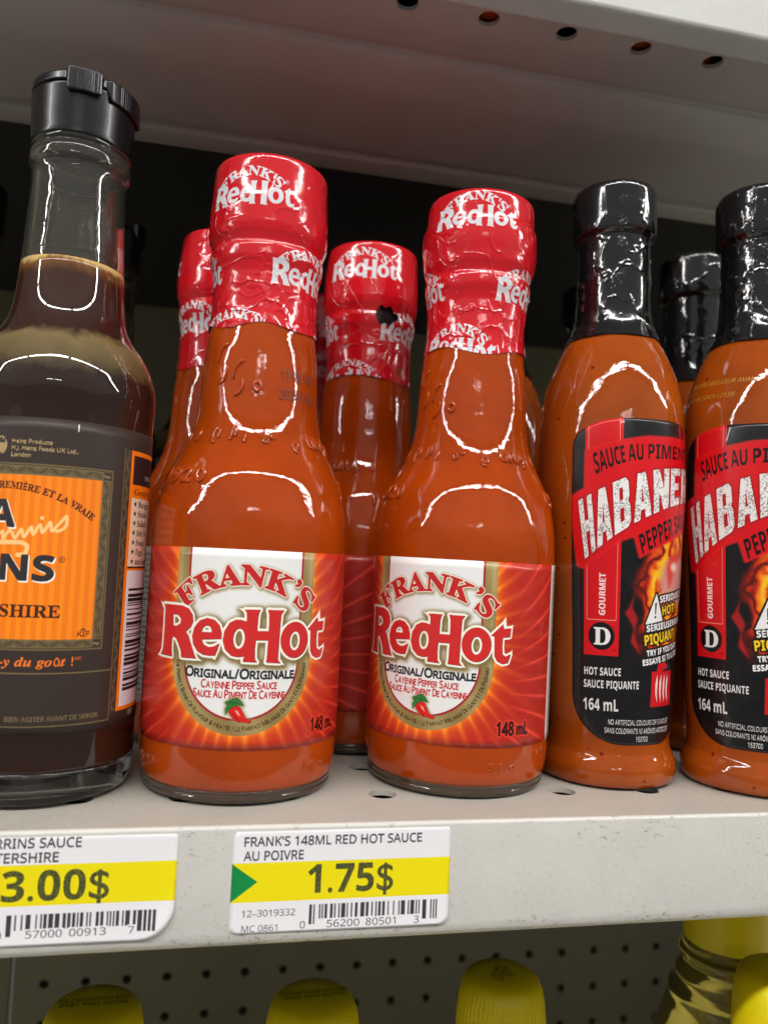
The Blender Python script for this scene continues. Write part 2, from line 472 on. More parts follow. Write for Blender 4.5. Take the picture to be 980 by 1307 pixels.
# the round flared letters of the red word, in millimetres on the label
REDHOT = {'R': ([(-22.19, 47.57), (-15.66, 47.56), (-13.57, 46.91), (-12.51, 45.61), (-12.19, 43.89), (-12.82, 42.46), (-14.13, 41.3), (-13.36, 40.44), (-12.21, 37.89), (-11.42, 36.13), (-10.82, 35.03), (-15.08, 34.95), (-15.35, 36.42), (-16.26, 38.18), (-17.22, 39.47), (-18.01, 39.8), (-18.41, 39.34), (-18.39, 37.0), (-18.06, 34.87), (-22.44, 35.04), (-21.74, 36.33), (-21.63, 39.42), (-21.66, 42.98), (-21.72, 46.06)],
                [(-18.52, 45.24), (-17.02, 45.22), (-15.85, 44.28), (-15.99, 43.1), (-17.1, 42.47), (-18.25, 42.36)],
                [[(-24.11, 48.23), (-21.76, 47.49), (-21.67, 45.59)], [(-23.99, 34.53), (-21.56, 36.59), (-18.05, 34.7)], [(-9.14, 34.44), (-11.98, 36.54), (-15.21, 34.7)]]),
          'e': ([(-4.7, 41.63), (-5.27, 43.43), (-6.53, 44.63), (-8.48, 44.97), (-10.44, 44.26), (-11.75, 42.54), (-12.26, 40.42), (-11.85, 38.39), (-10.7, 36.88), (-9.13, 36.09), (-7.65, 35.97), (-5.99, 36.03), (-5.49, 37.47), (-5.05, 39.05), (-6.36, 38.22), (-7.66, 37.98), (-8.92, 38.51), (-9.62, 39.72), (-4.65, 40.14)],
                [(-9.74, 41.5), (-9.44, 42.61), (-8.61, 43.19), (-7.74, 43.06), (-7.16, 42.18), (-7.17, 41.58)],
                [[(-5.8, 34.94), (-7.89, 35.95), (-5.0, 38.98)]]),
          'H': ([(0.61, 47.45), (4.5, 47.52), (4.17, 47.17), (3.93, 46.0), (3.82, 42.35), (6.71, 42.33), (6.63, 46.24), (6.25, 47.53), (10.42, 47.48), (9.72, 46.57), (9.58, 44.57), (9.45, 38.25), (9.42, 35.44), (10.17, 34.54), (6.44, 34.75), (6.6, 36.02), (6.68, 40.1), (3.65, 40.13), (3.54, 37.92), (3.67, 35.62), (4.25, 34.78), (0.83, 34.89), (1.03, 36.19), (-0.54, 35.94), (-2.14, 36.24), (-3.59, 37.56), (-4.3, 39.82), (-3.98, 42.12), (-2.83, 44.12), (-1.29, 44.93), (-0.15, 44.92), (1.23, 44.58), (1.16, 46.54)],
                [(-.39 + 1.40 * math.cos(a), 40.38 + 2.48 * math.sin(a)) for a in np.linspace(0, 6.283, 24)[:-1]],
                [[(-1.0, 47.79), (1.17, 47.58), (1.18, 46.19)], [(11.44, 47.72), (9.61, 46.22), (8.55, 47.4)], [(11.35, 34.04), (9.2, 36.16), (6.64, 34.52)], [(0.35, 34.29), (1.25, 36.31), (4.31, 34.58)]]),
          'o': ([(13.76 + 3.93 * math.cos(a), 40.2 + 4.47 * math.sin(a)) for a in np.linspace(0, 6.283, 32)[:-1]],
                [(13.76 + 1.46 * math.cos(a), 39.96 + 2.36 * math.sin(a)) for a in np.linspace(0, 6.283, 24)[:-1]], []),
          't': ([(20.81, 45.8), (21.06, 44.55), (23.26, 44.76), (23.04, 42.44), (20.86, 42.3), (20.79, 39.85), (21.02, 37.98), (21.96, 37.32), (23.48, 37.96), (22.71, 35.65), (20.96, 35.37), (19.47, 36.07), (18.69, 37.36), (18.48, 42.53), (17.49, 42.72)], None,
                [[(21.57, 47.73), (19.99, 45.56), (21.94, 44.69)], [(23.97, 45.73), (21.74, 44.7), (23.34, 42.83)], [(24.12, 39.21), (22.35, 37.47), (23.3, 36.12)]])}

def redhot(cv, fx=lambda p: p, spikes=False):
    m = cv.blank(); sp = cv.blank()
    for pl, ho, tri in REDHOT.values():
        a = cv.poly([fx(p) for p in pl])
        if ho: a &= ~cv.poly([fx(p) for p in ho])
        m |= a
        for t in tri: cv.poly([fx(p) for p in t], sp)
    return (m, sp) if spikes else m

# ------------------------------------------------------------------ print: the red hot-sauce label (x = arc length from its middle)
def red_label():
    cv = Canvas(-83, 13.6, 83, 62.0, 19, (200, 48, 26))
    X, Z = cv.X, cv.Z
    zc, hw = 35.3, 18.2
    d = np.where(Z > zc, np.abs(X - .5), np.hypot(X - .5, Z - zc))       # distance from the arch's spine
    ang = np.arctan2(Z - 42, X - .5)
    out = np.clip(d - hw, 0, None)
    g1 = np.exp(-out / 1.5)[..., None]; g2 = np.exp(-out / 5.0)[..., None]
    ray = (.5 + .5 * np.sin(ang * 46 + 1.5 * np.sin(ang * 7))) ** 3
    base = np.array((182, 36, 28)) * (1 - g2) + np.array((212, 56, 26)) * g2
    base = base * (1 - .72 * g1) + np.array((250, 140, 32)) * .72 * g1
    base = base + ray[..., None] * np.array((34, 52, 14)) * (np.exp(-out / 6)[..., None] * .9 + .10)
    # thin pale streaks fanning out on the far side
    fan = (.5 + .5 * np.sin(np.arctan2(Z - 30, np.abs(X) - 4) * 40)) ** 14
    base = base + fan[..., None] * np.array((70, 40, 30)) * np.clip((out - 5) / 12, 0, .8)[..., None]
    cv.a = (base / 255).astype(np.float32)
    gold = d <= hw
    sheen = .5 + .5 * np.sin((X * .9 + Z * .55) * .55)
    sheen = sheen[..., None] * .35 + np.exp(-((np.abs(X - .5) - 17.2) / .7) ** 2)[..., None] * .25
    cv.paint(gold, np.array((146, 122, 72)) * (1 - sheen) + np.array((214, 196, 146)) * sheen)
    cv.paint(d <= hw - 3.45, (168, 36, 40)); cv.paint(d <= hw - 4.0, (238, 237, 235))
    # arched name
    V, T = runs([("F", 1.12), ("RANK", 1.0), ("\u2019", 1.15), ("S", 1.12)], 'serif')
    dense = cv.text('', 0, 0, 4.7, x1=34.5, style='serif', VT=(V, T), warp=arch(.5, 32.3, 21.2, 90), fat=.18)
    rh, sp = redhot(cv, spikes=True)
    fat = cv.dil(rh, .60) | sp
    fr = cv.dil(dense, .26)
    glow = np.clip(cv.blur(cv.dil(fat, .55), .5) * 1.25, 0, 1)
    cv.paint(cv.shift(glow, .25, -.35) * gold, (132, 112, 66), .95)
    gl2 = np.clip(cv.blur(cv.shift(cv.dil(fr, .25), .2, -.3), .3) * 1.1, 0, 1)
    cv.paint(gl2 * gold, (150, 132, 88), .8)
    cv.paint(fr, (246, 232, 214)); cv.paint(dense, (196, 38, 38))
    # red word with its cream rim and dark lower edge
    hole = cv.blank()
    cv.paint(fat, (250, 246, 232))
    cv.paint(cv.shift(rh, .1, -.13), (64, 22, 44)); cv.paint(rh, (210, 44, 42))
    inner = cv.shift(rh, 0, -.02) & rh
    cv.paint(cv.text('®', 22.6, 46.2, .5), (60, 20, 18))
    # small print inside the arch
    V, T = small_caps_runs('ORIGINAL/ORIGINALE')
    cv.paint(cv.text('', -13.4, 30.75, 2.3, x1=14.0, VT=(V, T), fat=.12), (36, 34, 40))
    cv.paint(cv.text('', -9.0, 28.3, 1.9, x1=9.6, VT=small_caps_runs('CAYENNE PEPPER SAUCE'), fat=.07), (196, 40, 42))
    cv.paint(cv.text('', -11.0, 26.0, 1.9, x1=11.8, VT=small_caps_runs('SAUCE AU PIMENT DE CAYENNE'), fat=.08), (196, 40, 42))
    cv.paint(cv.text('', 0, 0, 1.15, x1=52.0, VT=small_caps_runs('THE PERFECT BLEND OF FLAVOUR & HEAT® / LE PARFAIT MÉLANGE DE GOÛT ET DE PIQUANT'),
                     warp=arch(.5, zc, 17.1, 270, up=False), fat=.03), (62, 48, 22))
    # pepper
    pm = cv.poly([(-1.9, 22.9), (-.6, 24.1), (.8, 24.0), (1.6, 22.6), (2.3, 21.3), (3.8, 20.6), (3.3, 20.1), (1.6, 20.5), (.6, 20.4), (-.3, 20.9), (-1.3, 21.9)])
    lf = cv.poly([(-2.8, 25.0), (-1.4, 25.7), (-.2, 26.1), (.9, 25.5), (1.7, 24.3), (.6, 24.5), (-.2, 24.2), (-1.1, 23.9), (-1.7, 23.2), (-2.5, 22.2), (-2.7, 23.4), (-2.2, 24.2)])
    cv.paint(np.clip(cv.blur(cv.dil(pm | lf, .45), .3), 0, 1), (166, 146, 96), .8)
    cv.paint(cv.dil(pm | lf, .1), (40, 30, 20)); cv.paint(pm, (222, 34, 28))
    cv.paint(cv.poly([(-.4, 23.3), (.4, 23.0), (1.1, 21.7), (.2, 22.3)]) & pm, (250, 170, 150))
    cv.paint(cv.poly([(-1.1, 22.6), (-.95, 22.7), (.9, 20.7), (.75, 20.6)]), (120, 12, 14))
    cv.paint(lf, (46, 120, 52)); cv.paint(cv.poly([(-2.5, 24.9), (-.4, 25.1), (1.3, 24.5), (-.4, 24.85)]), (24, 70, 30))
    # contents
    for fatn, c in ((.55, (236, 66, 46)), (.22, (60, 14, 12))):
        cv.paint(cv.text('148 mL', 20.4, 16.8, 3.4, x1=30.6, fat=fatn), c)
    # right hem and the reverse panel
    cv.paint((X > 41.0) & (X < 42.6), (232, 230, 226))
    back = (X >= 42.6) | (X < -40.5)
    cv.paint(back, (176, 172, 160)); cv.paint((X < -40.5) & (X > -42), (232, 230, 226))
    rng = np.random.RandomState(5); m = cv.blank()
    for side in (-1, 1):
        for k in range(26):
            z = 60 - k * 1.75; x = 45
            while x < 80:
                w = rng.uniform(1.0, 4.2); m |= cv.rect(min(side * x, side * (x + w)), z - .8, max(side * x, side * (x + w)), z); x += w + .6
    cv.paint(m & (cv.noise(.35, 8, 1) > .42), (84, 84, 78))
    return cv

# ------------------------------------------------------------------ print: red shrink sleeve, white name repeated on the slant
def red_sleeve(dz):
    cv = Canvas(-50, 122, 50, 174, 14, (212, 22, 34))
    k = 14 / 46.5
    def logo(deg, z0):
        x0 = deg * 50 / 180
        for wrapx in (-100, 0, 100):
            s = .52
            fx = lambda p: (x0 + wrapx + (p[0] + .2) * s, z0 + dz + (p[1] - 34.8) * s * 1.0)
            m = redhot(cv, fx)
            V, T = runs([("F", 1.1), ("RANK'", 1.0), ("S", 1.1)], 'serif')
            m |= cv.text('', 0, 0, 2.5, x1=17.5, style='serif', VT=(V, T), warp=arch(x0 + wrapx, z0 + dz - 2.3, 10.6, 90), fat=.08)
            m |= cv.text('®', x0 + wrapx + 9.6, z0 + dz + 6.6, 1.1)
            cv.paint(m, (226, 224, 228))
    for deg, z in ((-23, 153.4), (121, 153.4), (45, 133.2), (-99, 133.2), (-171, 133.2), (-37, 115.4), (35, 174), (107, 115.4), (-109, 174)):
        logo(deg, z)
    return cv

# ------------------------------------------------------------------ print: black habanero label
BLOCK = {'H': ([[(0, 0), (.36, 0), (.36, 1), (0, 1)], [(.64, 0), (1, 0), (1, 1), (.64, 1)], [(.3, .4), (.7, .4), (.7, .6), (.3, .6)]], []),
         'A': ([[(0, 0), (.3, 1), (.7, 1), (1, 0), (.66, 0), (.60, .2), (.40, .2), (.34, 0)]], [[(.44, .37), (.56, .37), (.5, .72)]]),
         'B': ([[(0, 0), (.8, 0), (.97, .1), (.97, .42), (.86, .52), (.95, .6), (.95, .9), (.78, 1), (0, 1)]], [[(.37, .17), (.6, .17), (.6, .43), (.37, .43)], [(.37, .59), (.58, .59), (.58, .83), (.37, .83)]]),
         'N': ([[(0, 0), (.34, 0), (.34, 1), (0, 1)], [(.66, 0), (1, 0), (1, 1), (.66, 1)], [(0, 1), (.36, 1), (1, 0), (.64, 0)]], []),
         'E': ([[(0, 0), (.95, 0), (.95, .2), (.38, .2), (.38, .41), (.8, .41), (.8, .6), (.38, .6), (.38, .8), (.95, .8), (.95, 1), (0, 1)]], []),
         'R': ([[(0, 0), (.36, 0), (.36, .36), (.46, .36), (.62, 0), (1, 0), (.8, .42), (.96, .54), (.96, .9), (.8, 1), (0, 1)]], [[(.36, .55), (.6, .55), (.6, .82), (.36, .82)]]),
         'O': ([[(.12, 0), (.88, 0), (1, .1), (1, .9), (.88, 1), (.12, 1), (0, .9), (0, .1)]], [[(.36, .18), (.64, .18), (.64, .82), (.36, .82)]])}
HAB_LO = [(-16.9, 63.9), (-13.6, 66.9), (-9.4, 70.6), (-4.5, 74.2), (.6, 77.0), (5.9, 79.3), (12, 80.9), (18.3, 81.7), (24, 82.0)]
HAB_HI = [(-18.9, 80.5), (-14.9, 82.9), (-10.2, 85.6), (-5.6, 87.8), (0.2, 89.6), (5.9, 90.6), (12, 91.2), (18.4, 91.4), (24, 91.3)]

def hot_label():
    cv = Canvas(-21.6, 12.0, 23.2, 104.6, 22, (20, 18, 20))
    X, Z = cv.X, cv.Z
    # faint uneven tone on the black ground
    st = cv.noise(1.2, 3, 2)
    cv.a += ((st - .5) * .05)[..., None]
    # fire behind the warning sign
    wob = cv.noise(9, 11, 3) - .5
    fx = X + wob * 7 + np.sin(Z * .35) * 1.2
    body = np.clip(1 - np.abs((fx - 9) / 12.5), 0, 1) * np.clip((Z - 35) / 10, 0, 1) * np.clip((80 - Z) / 8, 0, 1)
    fn = cv.noise(5, 4, 4)
    ton = np.clip(np.abs(np.sin((fx + fn * 9) * .55)) * .75 + fn * .45, 0, 1)
    heat = np.clip(body * 2.0, 0, 1) * ton
    cv.paint(np.clip(heat * 2.2, 0, 1), (190, 28, 14)); cv.paint(np.clip(heat * 2.6 - .8, 0, 1), (244, 110, 16))
    cv.paint(np.clip(heat * 3.2 - 2.1, 0, 1), (255, 196, 40))
    cv.paint(cv.blur(cv.ell(12.5, 58.5, 7.6, 7.8), .7), (222, 160, 150), .95)
    cv.paint(cv.blur(cv.poly([(7.0, 62), (9, 66), (13, 67.5), (16, 66), (11, 63.5), (10, 58), (8.6, 56)]), .5), (226, 60, 50), .8)
    cv.paint(cv.blur(cv.ell(10.5, 62.5, 1.6, 1.3), .4), (255, 236, 226), .9)
    # red side flame on the left of the fire
    fl = cv.poly([(-5.9, 49.2), (-4.6, 51.0), (-3.3, 54.8), (-3.7, 50.8), (-2.0, 47.6), (-3.0, 43.5), (-.8, 37.6), (-3.9, 41), (-3.2, 45), (-4.6, 47.3)])
    cv.paint(cv.blur(fl, .25), (186, 30, 32), .9)
    # stripe
    stripe = cv.rect(-17.2, 36.9, -7.3, 110)
    cv.paint(stripe, (214, 16, 26))
    for x in (-16.3, -8.2): cv.paint(cv.rect(x - .1, 46.9, x + .1, 110), (246, 130, 120))
    cv.paint(cv.rect(-16.3, 46.8, -8.2, 47.05), (246, 150, 140))
    cv.paint(cv.rect(11.2, 92, 12.4, 110) | cv.rect(13.5, 92, 18.5, 110), (168, 20, 26))
    # banner with soft rim
    lo = [(-19.2, 62.0), (-17.6, 61.3), (-8.6, 69.0), (-3.9, 70.8), (-2.2, 64.8), (2, 67.4), (9, 70.6), (16, 72.8), (26, 74)]
    hi = [(26, 98.2), (16, 99.4), (8, 99.6), (-1, 99.2), (-7, 98.0), (-17.2, 95.0), (-17.2, 84.2), (-21.4, 81.6)]
    bn = cv.poly(lo + hi)
    cv.paint(cv.blur(cv.dil(bn, .25), .25), (232, 40, 36), 1.0); cv.paint(bn, (218, 16, 26))
    V0 = envelope(HAB_LO, HAB_HI)
    # the big white word
    widths = dict(H=1.0, A=1.05, B=1.0, N=1.08, E=.86, R=.98, O=1.0)
    word = 'HABANERO'; gap = .13; tot = sum(widths[c] for c in word) + gap * (len(word) - 1); x = 0
    m = cv.blank()
    def dense(p):
        q = []
        for a, b in zip(p, p[1:] + p[:1]):
            for t in np.linspace(0, 1, 7)[:-1]: q.append((a[0] + (b[0] - a[0]) * t, a[1] + (b[1] - a[1]) * t))
        return np.array(q)
    for c in word:
        pos, neg = BLOCK[c]; g = cv.blank()
        for k, pl in enumerate(pos + neg):
            q = dense(pl); q[:, 0] = q[:, 0] * widths[c] + x
            a = cv.poly(V0(q, tot, 1.0))
            g = g | a if k < len(pos) else g & ~a
        m |= g; x += widths[c] + gap
    cv.paint(cv.blur(cv.dil(m, .35), .2), (150, 8, 16), .8)
    cv.paint(m, (240, 238, 236))
    wear = (cv.noise(.32, 21, 2) > .60) & (cv.noise(2.6, 22, 2) > .40)
    cv.paint(m & wear, (172, 156, 154))
    cv.paint(m & (cv.noise(.5, 23, 2) > .80), (120, 96, 96))
    cv.paint(cv.text('SAUCE AU PIMENT', 0, 0, 1, warp=envelope([(-14.2, 88.2), (-9.6, 90.6), (-5.4, 92.0), (0, 92.9), (8, 93.5), (16.6, 93.7)], [(-15.3, 94.2), (-10.5, 95.8), (-5.8, 96.7), (0, 97.2), (8, 97.3), (16.4, 97.0)]), fat=.03, style='bold'), (28, 12, 14))
    cv.paint(cv.text('PEPPER SAUCE', 0, 0, 1, warp=envelope([(-1.4, 65.8), (3.8, 69.0), (8.8, 71.6), (14, 73.4), (20, 74.6)], [(-2.8, 71.2), (2.4, 74.3), (7.9, 76.6), (13.6, 78.2), (20, 79.2)]), fat=.03, style='bold'), (28, 12, 14))
    cv.paint(cv.text('GOURMET', -11.2, 48.3, 1.75, rot=90, fat=.03, style='bold'), (248, 226, 224))
    cv.paint(cv.ell(-12.15, 42.4, 3.7, 3.9), (20, 16, 18))
    cv.paint(cv.text('D', -14.3, 40.0, 4.7, x1=-9.7, style='serif', fat=.1), (240, 238, 236))
    cv.paint(cv.text('TM', -8.9, 38.3, .55), (60, 10, 12))
    # warning sign and its slanting lines
    tr = cv.poly([(3.8, 54.9), (.4, 46.1), (6.9, 47.2)])
    s = 9
    L = [('SERIOUSLY', 5.4, 52.3, 1.85, 17.5, (242, 240, 238)), ('HOT?', 6.7, 48.7, 2.5, 13.6, (250, 206, 30)), ('SÉRIEUSEMENT', 1.0, 44.0, 1.8, 19.5, (242, 240, 238)),
         ('PIQUANT ?', .6, 40.2, 2.8, 16.5, (250, 206, 30)), ("TRY IF YOU DARE", 1.4, 37.1, 1.6, 17.5, (242, 240, 238)), ("ESSAYE SI TU L'OSES", .2, 34.5, 1.6, 19.5, (242, 240, 238))]
    masks = [(cv.text(t, x, z, c, x1=x1, rot=s if i < 2 else s - 1, fat=.06, style='bold'), colr) for i, (t, x, z, c, x1, colr) in enumerate(L)]
    halo = cv.dil(tr, .55)
    for mm, _ in masks: halo |= cv.dil(mm, .5)
    cv.paint(halo, (20, 18, 20)); cv.paint(tr, (242, 240, 238))
    cv.paint(cv.poly([(3.45, 52.2), (4.1, 52.3), (3.95, 49.0), (3.6, 49.0)]) | cv.ell(3.8, 48.2, .35, .35), (20, 18, 20))
    for mm, colr in masks: cv.paint(mm, colr)
    # lower left lines
    wht = (228, 226, 224)
    cv.paint(cv.text('HOT SAUCE', -17.0, 31.3, 2.1, x1=-6.4, rot=1, fat=.03, style='bold'), wht)
    cv.paint(cv.text('SAUCE PIQUANTE', -17.1, 27.7, 2.1, x1=-.9, rot=1, fat=.03, style='bold'), wht)
    cv.paint(cv.text('164 mL', -17.2, 21.4, 3.2, x1=-6.9, rot=1, fat=.03, style='bold'), wht)
    cv.paint(cv.text('NO ARTIFICIAL COLOURS OR FLAVOURS', -9.8, 17.8, 1.4, x1=12.6, fat=.04), wht)
    cv.paint(cv.text('SANS COLORANTS NI ARÔMES ARTIFICIELS', -10.8, 15.4, 1.4, x1=13.4, fat=.04), wht)
    cv.paint(cv.text('153700', -1.0, 13.2, 1.35, x1=3.2, fat=.04), wht)
    cv.paint(cv.rect(3.4, 22.8, 13.4, 32.8) | cv.poly([(5.4, 32), (5.8, 35), (9, 35.3), (11, 34)]), (214, 16, 26))
    for k in range(4):
        x = 5.2 + k * 1.7
        cv.paint(cv.poly([(x + .5, 32), (x - .2, 29.5), (x - .1, 26.5), (x + .9, 23.8), (x + .6, 27), (x + .7, 30)]), (246, 224, 220))
    return cv

# ------------------------------------------------------------------ print: brown and orange sauce label
def brown_label():
    cv = Canvas(-62, 17.2, 46, 91.2, 15, (54, 42, 37))
    X, Z = cv.X, cv.Z
    olive, dk, org = (118, 102, 66), (52, 42, 34), (250, 124, 8)
    cx = -11.8
    L, Rr, B, T = 2 * cx - 20.2, 20.2, 36.6, 80.2
    cv.paint(cv.rect(L, B, Rr, T), olive); cv.paint(cv.rect(L + .35, B + .35, Rr - .35, T - .35), dk)
    cv.paint(cv.rect(L + .55, B + .55, Rr - .55, T - .55), olive)
    # woven border
    zig = cv.blank()
    def strip(a, lo, hi, along, across):
        ph = (along % 5.0) / 5.0; v = (across - lo) / (hi - lo)
        k = np.abs(ph * 2 - 1)
        return a & (v > .12) & (v < .88) & ((np.abs(k - v) < .10) | ((np.abs(k - v) > .24) & (np.abs(k - v) < .31)) | ((np.abs(k - v) > .46) & (np.abs(k - v) < .52)))
    zig |= strip(cv.rect(L + 3, T - 2.6, Rr - 3, T - .6), T - 2.6, T - .6, X, Z)
    zig |= strip(cv.rect(L + 3, B + .6, Rr - 3, B + 2.4), B + .6, B + 2.4, X, Z)
    zig |= strip(cv.rect(Rr - 2.7, B + 2.6, Rr - .6, T - 2.8), Rr - 2.7, Rr - .6, Z, X)
    zig |= strip(cv.rect(L + .6, B + 2.6, L + 2.7, T - 2.8), L + .6, L + 2.7, Z, X)
    cv.paint(zig, dk)
    for xx, zz in ((Rr - 1.6, T - 1.6), (Rr - 1.6, B + 1.5)):
        cv.paint(cv.rect(xx - 1.0, zz - .9, xx + 1.0, zz + .9), dk)
        cv.paint(cv.text('lap', xx - .8, zz - .35, .85, x1=xx + .75), (200, 180, 130))
    iL, iR, iB, iT = L + 2.9, Rr - 2.85, B + 2.5, T - 2.75
    inn = cv.rect(iL, iB, iR, iT)
    cv.paint(inn, org)
    cv.paint(inn & (np.sin(X * 2 * math.pi / 2.25) > .1), (255, 142, 14))
    ink = (48, 34, 34)
    cv.paint(cv.text('LA PREMIÈRE ET LA VRAIE', 0, 0, 1.55, x1=27.6, style='serif', warp=arch(-5.0, 40.2, 34.0, 76.7), fat=.02), (70, 26, 20))
    def big(t, x1, base, cap, w):
        m = cv.text(t, x1 - w, base, cap, x1=x1, fat=.16, style='bold')
        cv.paint(cv.shift(cv.dil(m, .12), .28, -.28), (252, 246, 236)); cv.paint(m, (46, 42, 46))
    big('LEA', -1.9, 65.2, 6.2, 17)
    # signature
    def stroke(pts, w):
        m = cv.blank(); p = smooth_path(pts, 10)
        for (a, b), (c, d) in zip(p[:-1], p[1:]):
            n = max(2, int(math.hypot(c - a, d - b) * 8))
            for t in np.linspace(0, 1, n): m[max(0, int((b + (d - b) * t - cv.z0) * cv.K)), max(0, min(cv.w - 1, int((a + (c - a) * t - cv.x0) * cv.K)))] = True
        return cv.dil(m, w)
    sg2 = stroke([(-6.2, 62.6), (-4.6, 64.0), (-4.4, 62.2), (-2.8, 64.2), (-1.6, 62.6), (-.3, 64.6), (.4, 62.9), (1.9, 65.2), (2.4, 63.6), (3.8, 65.9), (4.4, 64.1), (6.0, 66.6), (6.4, 64.6), (9.4, 68.2), (9.6, 66.4), (7.6, 64.6), (6.4, 64.9)], .36)
    sg2 |= stroke([(-12, 61.0), (-5, 61.4), (-.8, 61.6), (1.3, 60.7), (.9, 58.9), (-.8, 58.6)], .5) | cv.ell(4.1, 67.5, .5, .42)
    cv.paint(sg2, (255, 206, 134))
    big('PERRINS', 7.4, 52.9, 5.7, 40)
    cv.paint(cv.text('®', 8.3, 57.2, 1.5), (90, 34, 16))
    cv.paint(cv.text('WORCESTERSHIRE', -32.5, 44.3, 2.75, x1=9.5, style='serif', fat=.05), (64, 26, 16))
    cv.paint(cv.text('SAUCE', -17, 40.2, 2.0, style='serif', x1=-6), (64, 26, 16))
    cv.paint(cv.text('KIF', 13.7, 39.8, 1.2, x1=16.6, fat=.05) | cv.poly([(14.0, 41.05), (15.0, 41.8), (16.0, 41.05), (15.0, 41.35)]), (96, 36, 14))
    cv.paint(cv.text("Ajoutez-y du goût !", -14.5, 33.0, 1.95, x1=13.2, style='ital', fat=.06), (246, 120, 40))
    cv.paint(cv.text('MC', 13.7, 34.3, .75), (246, 120, 40))
    for z, x1 in ((31.3, 23.4), (19.1, 23.4)): cv.paint(cv.rect(-50, z - .17, x1, z + .17), olive)
    cv.paint(cv.text('BIEN AGITER AVANT DE SERVIR.', -4.9 + 4, 20.3, 1.1, x1=20.4), (150, 128, 84))
    cv.paint(cv.text('SHAKE WELL BEFORE SERVING.', -34, 20.3, 1.1, x1=-4), (150, 128, 84))
    for t, z, x1 in (('Heinz Products', 84.9, 5.2), ('H.J. Heinz Foods UK Ltd.,', 83.3, 11.0), ('London', 81.7, .6)):
        cv.paint(cv.text(t, -3.9, z, .98, x1=x1, fat=.04), (186, 162, 112))
    cv.paint(cv.ell(-6.8, 84.3, 1.7, 2.2) & (cv.noise(.7, 3, 2) > .45), (176, 150, 98))
    cv.paint(cv.rect(10.7, 88.6, 10.95, 90.4), (240, 236, 226))
    # right border and the side panel
    cv.paint(cv.rect(23.4, 19.1, 23.65, 86.3), olive)
    cv.paint(strip(cv.rect(23.7, 21, 25.7, 86), 23.7, 25.7, Z, X), olive)
    cv.paint(cv.rect(25.8, 20.7, 50, 86.2), org)
    cv.paint(cv.rect(26.9, 77.6, 50, 85.0), (40, 24, 24))
    cv.paint(cv.text('SAUCE', 33.0, 79.2, 1.2), (230, 220, 230))
    cv.paint(cv.text('Great on', 27.8, 75.0, 1.5, style='serif', x1=38), (56, 24, 14))
    cv.paint(cv.rect(26.9, 56.7, 50, 74.2), (240, 214, 186)); cv.paint(cv.rect(26.9, 56.3, 50, 56.7), (80, 30, 14))
    for k, t in enumerate(('Burgers', 'Steaks', 'Salads', 'Stir fry', 'Soups', 'Eggs', 'and more')):
        z = 72.2 - k * 2.45
        st = [(28.6 + (.78 if i % 2 == 0 else .32) * math.sin(i * math.pi / 5), z + .5 + (.78 if i % 2 == 0 else .32) * math.cos(i * math.pi / 5)) for i in range(10)]
        cv.paint(cv.poly(st), (30, 20, 18)); cv.paint(cv.text(t, 30.1, z - .3, 1.55, style='serif'), (30, 20, 18))
    cv.paint(cv.rect(26.9, 21.6, 50, 55.7), (232, 228, 232))
    barcode(cv, 28.0, 44, 25.4, 52.2, 7, (24, 18, 20), vertical=True)
    cv.paint(cv.text('057', 31.5, 19.0, 1.1, fat=.05), (214, 206, 206))
    return cv

# ------------------------------------------------------------------ print: shelf price stickers
def price_tag(kind):
    if kind == 'red':
        cv = Canvas(-35.6, -23.7, 15.4, -.5, 24, (236, 234, 236)); x0 = -35.6
        lines = [("FRANK'S 148ML RED HOT SAUCE", -33.1, 8.3, -4.5), ('AU POIVRE', -33.1, -19.6, -7.65)]
        price, px, px1, pz, pc = '1.75$', -18.3, 1.7, -15.3, 6.3
        bx, bx1, bz = -17.7, 13.9, -17.9
        dig = [('0', -19.7, -18.5), ('56200', -13.5, -5.9), ('80501', -4.4, 2.7), ('3', 7.1, 8.3)]
        yz = (-16.85, -8.2)
    else:
        cv = Canvas(-98.8, -23.8, -47.7, -.6, 24, (236, 234, 236)); x0 = -98.8
        lines = [('LEA & PERRINS SAUCE', -97.0, -68.1, -3.45), ('WORCESTERSHIRE', -97.0, -72.6, -6.5)]
        price, px, px1, pz, pc = '3.00$', -83.6, -61.8, -14.5, 6.2
        bx, bx1, bz = -82.2, -50.6, -17.4
        dig = [('0', -84.2, -83.0), ('57000', -78.2, -70.9), ('00913', -69.4, -61.9), ('7', -57.2, -56.0)]
        yz = (-15.6, -7.0)
    ink = (62, 58, 66)
    cv.paint(cv.rect(x0, yz[0], x0 + 60, yz[1]), (240, 222, 8))
    if kind == 'red':
        cv.paint(cv.poly([(-35.7, -8.2), (-35.7, -16.85), (-29.8, -12.4)]), (12, 138, 66))
        cv.paint(cv.text('12–3019332', -32.9, -20.1, 1.45, x1=-20.9), ink); cv.paint(cv.text('MC 0861', -32.8, -23.4, 1.45, x1=-24.8), ink)
    for t, a, b, z in lines: cv.paint(cv.text(t, a, z, 2.0, x1=b, fat=.05), ink)
    m = cv.text(price, px, pz, pc, x1=px1, fat=.06, style='bold')
    cv.paint(m, (66, 70, 44)); cv.paint(m & (cv.noise(.12, 4, 1) > .74), (150, 144, 30))
    barcode(cv, bx, bx1, bz - 3.2, bz, 3 if kind == 'red' else 9, ink, guard=1.2)
    for t, a, b in dig:
        z = -23.1 if kind == 'red' else -22.3
        cv.paint(cv.rect(a - .3, z - .3, b + .3, z + 1.9), (236, 234, 236))
        cv.paint(cv.text(t, a, z, 1.55, x1=b, style=None), ink)
    return cv

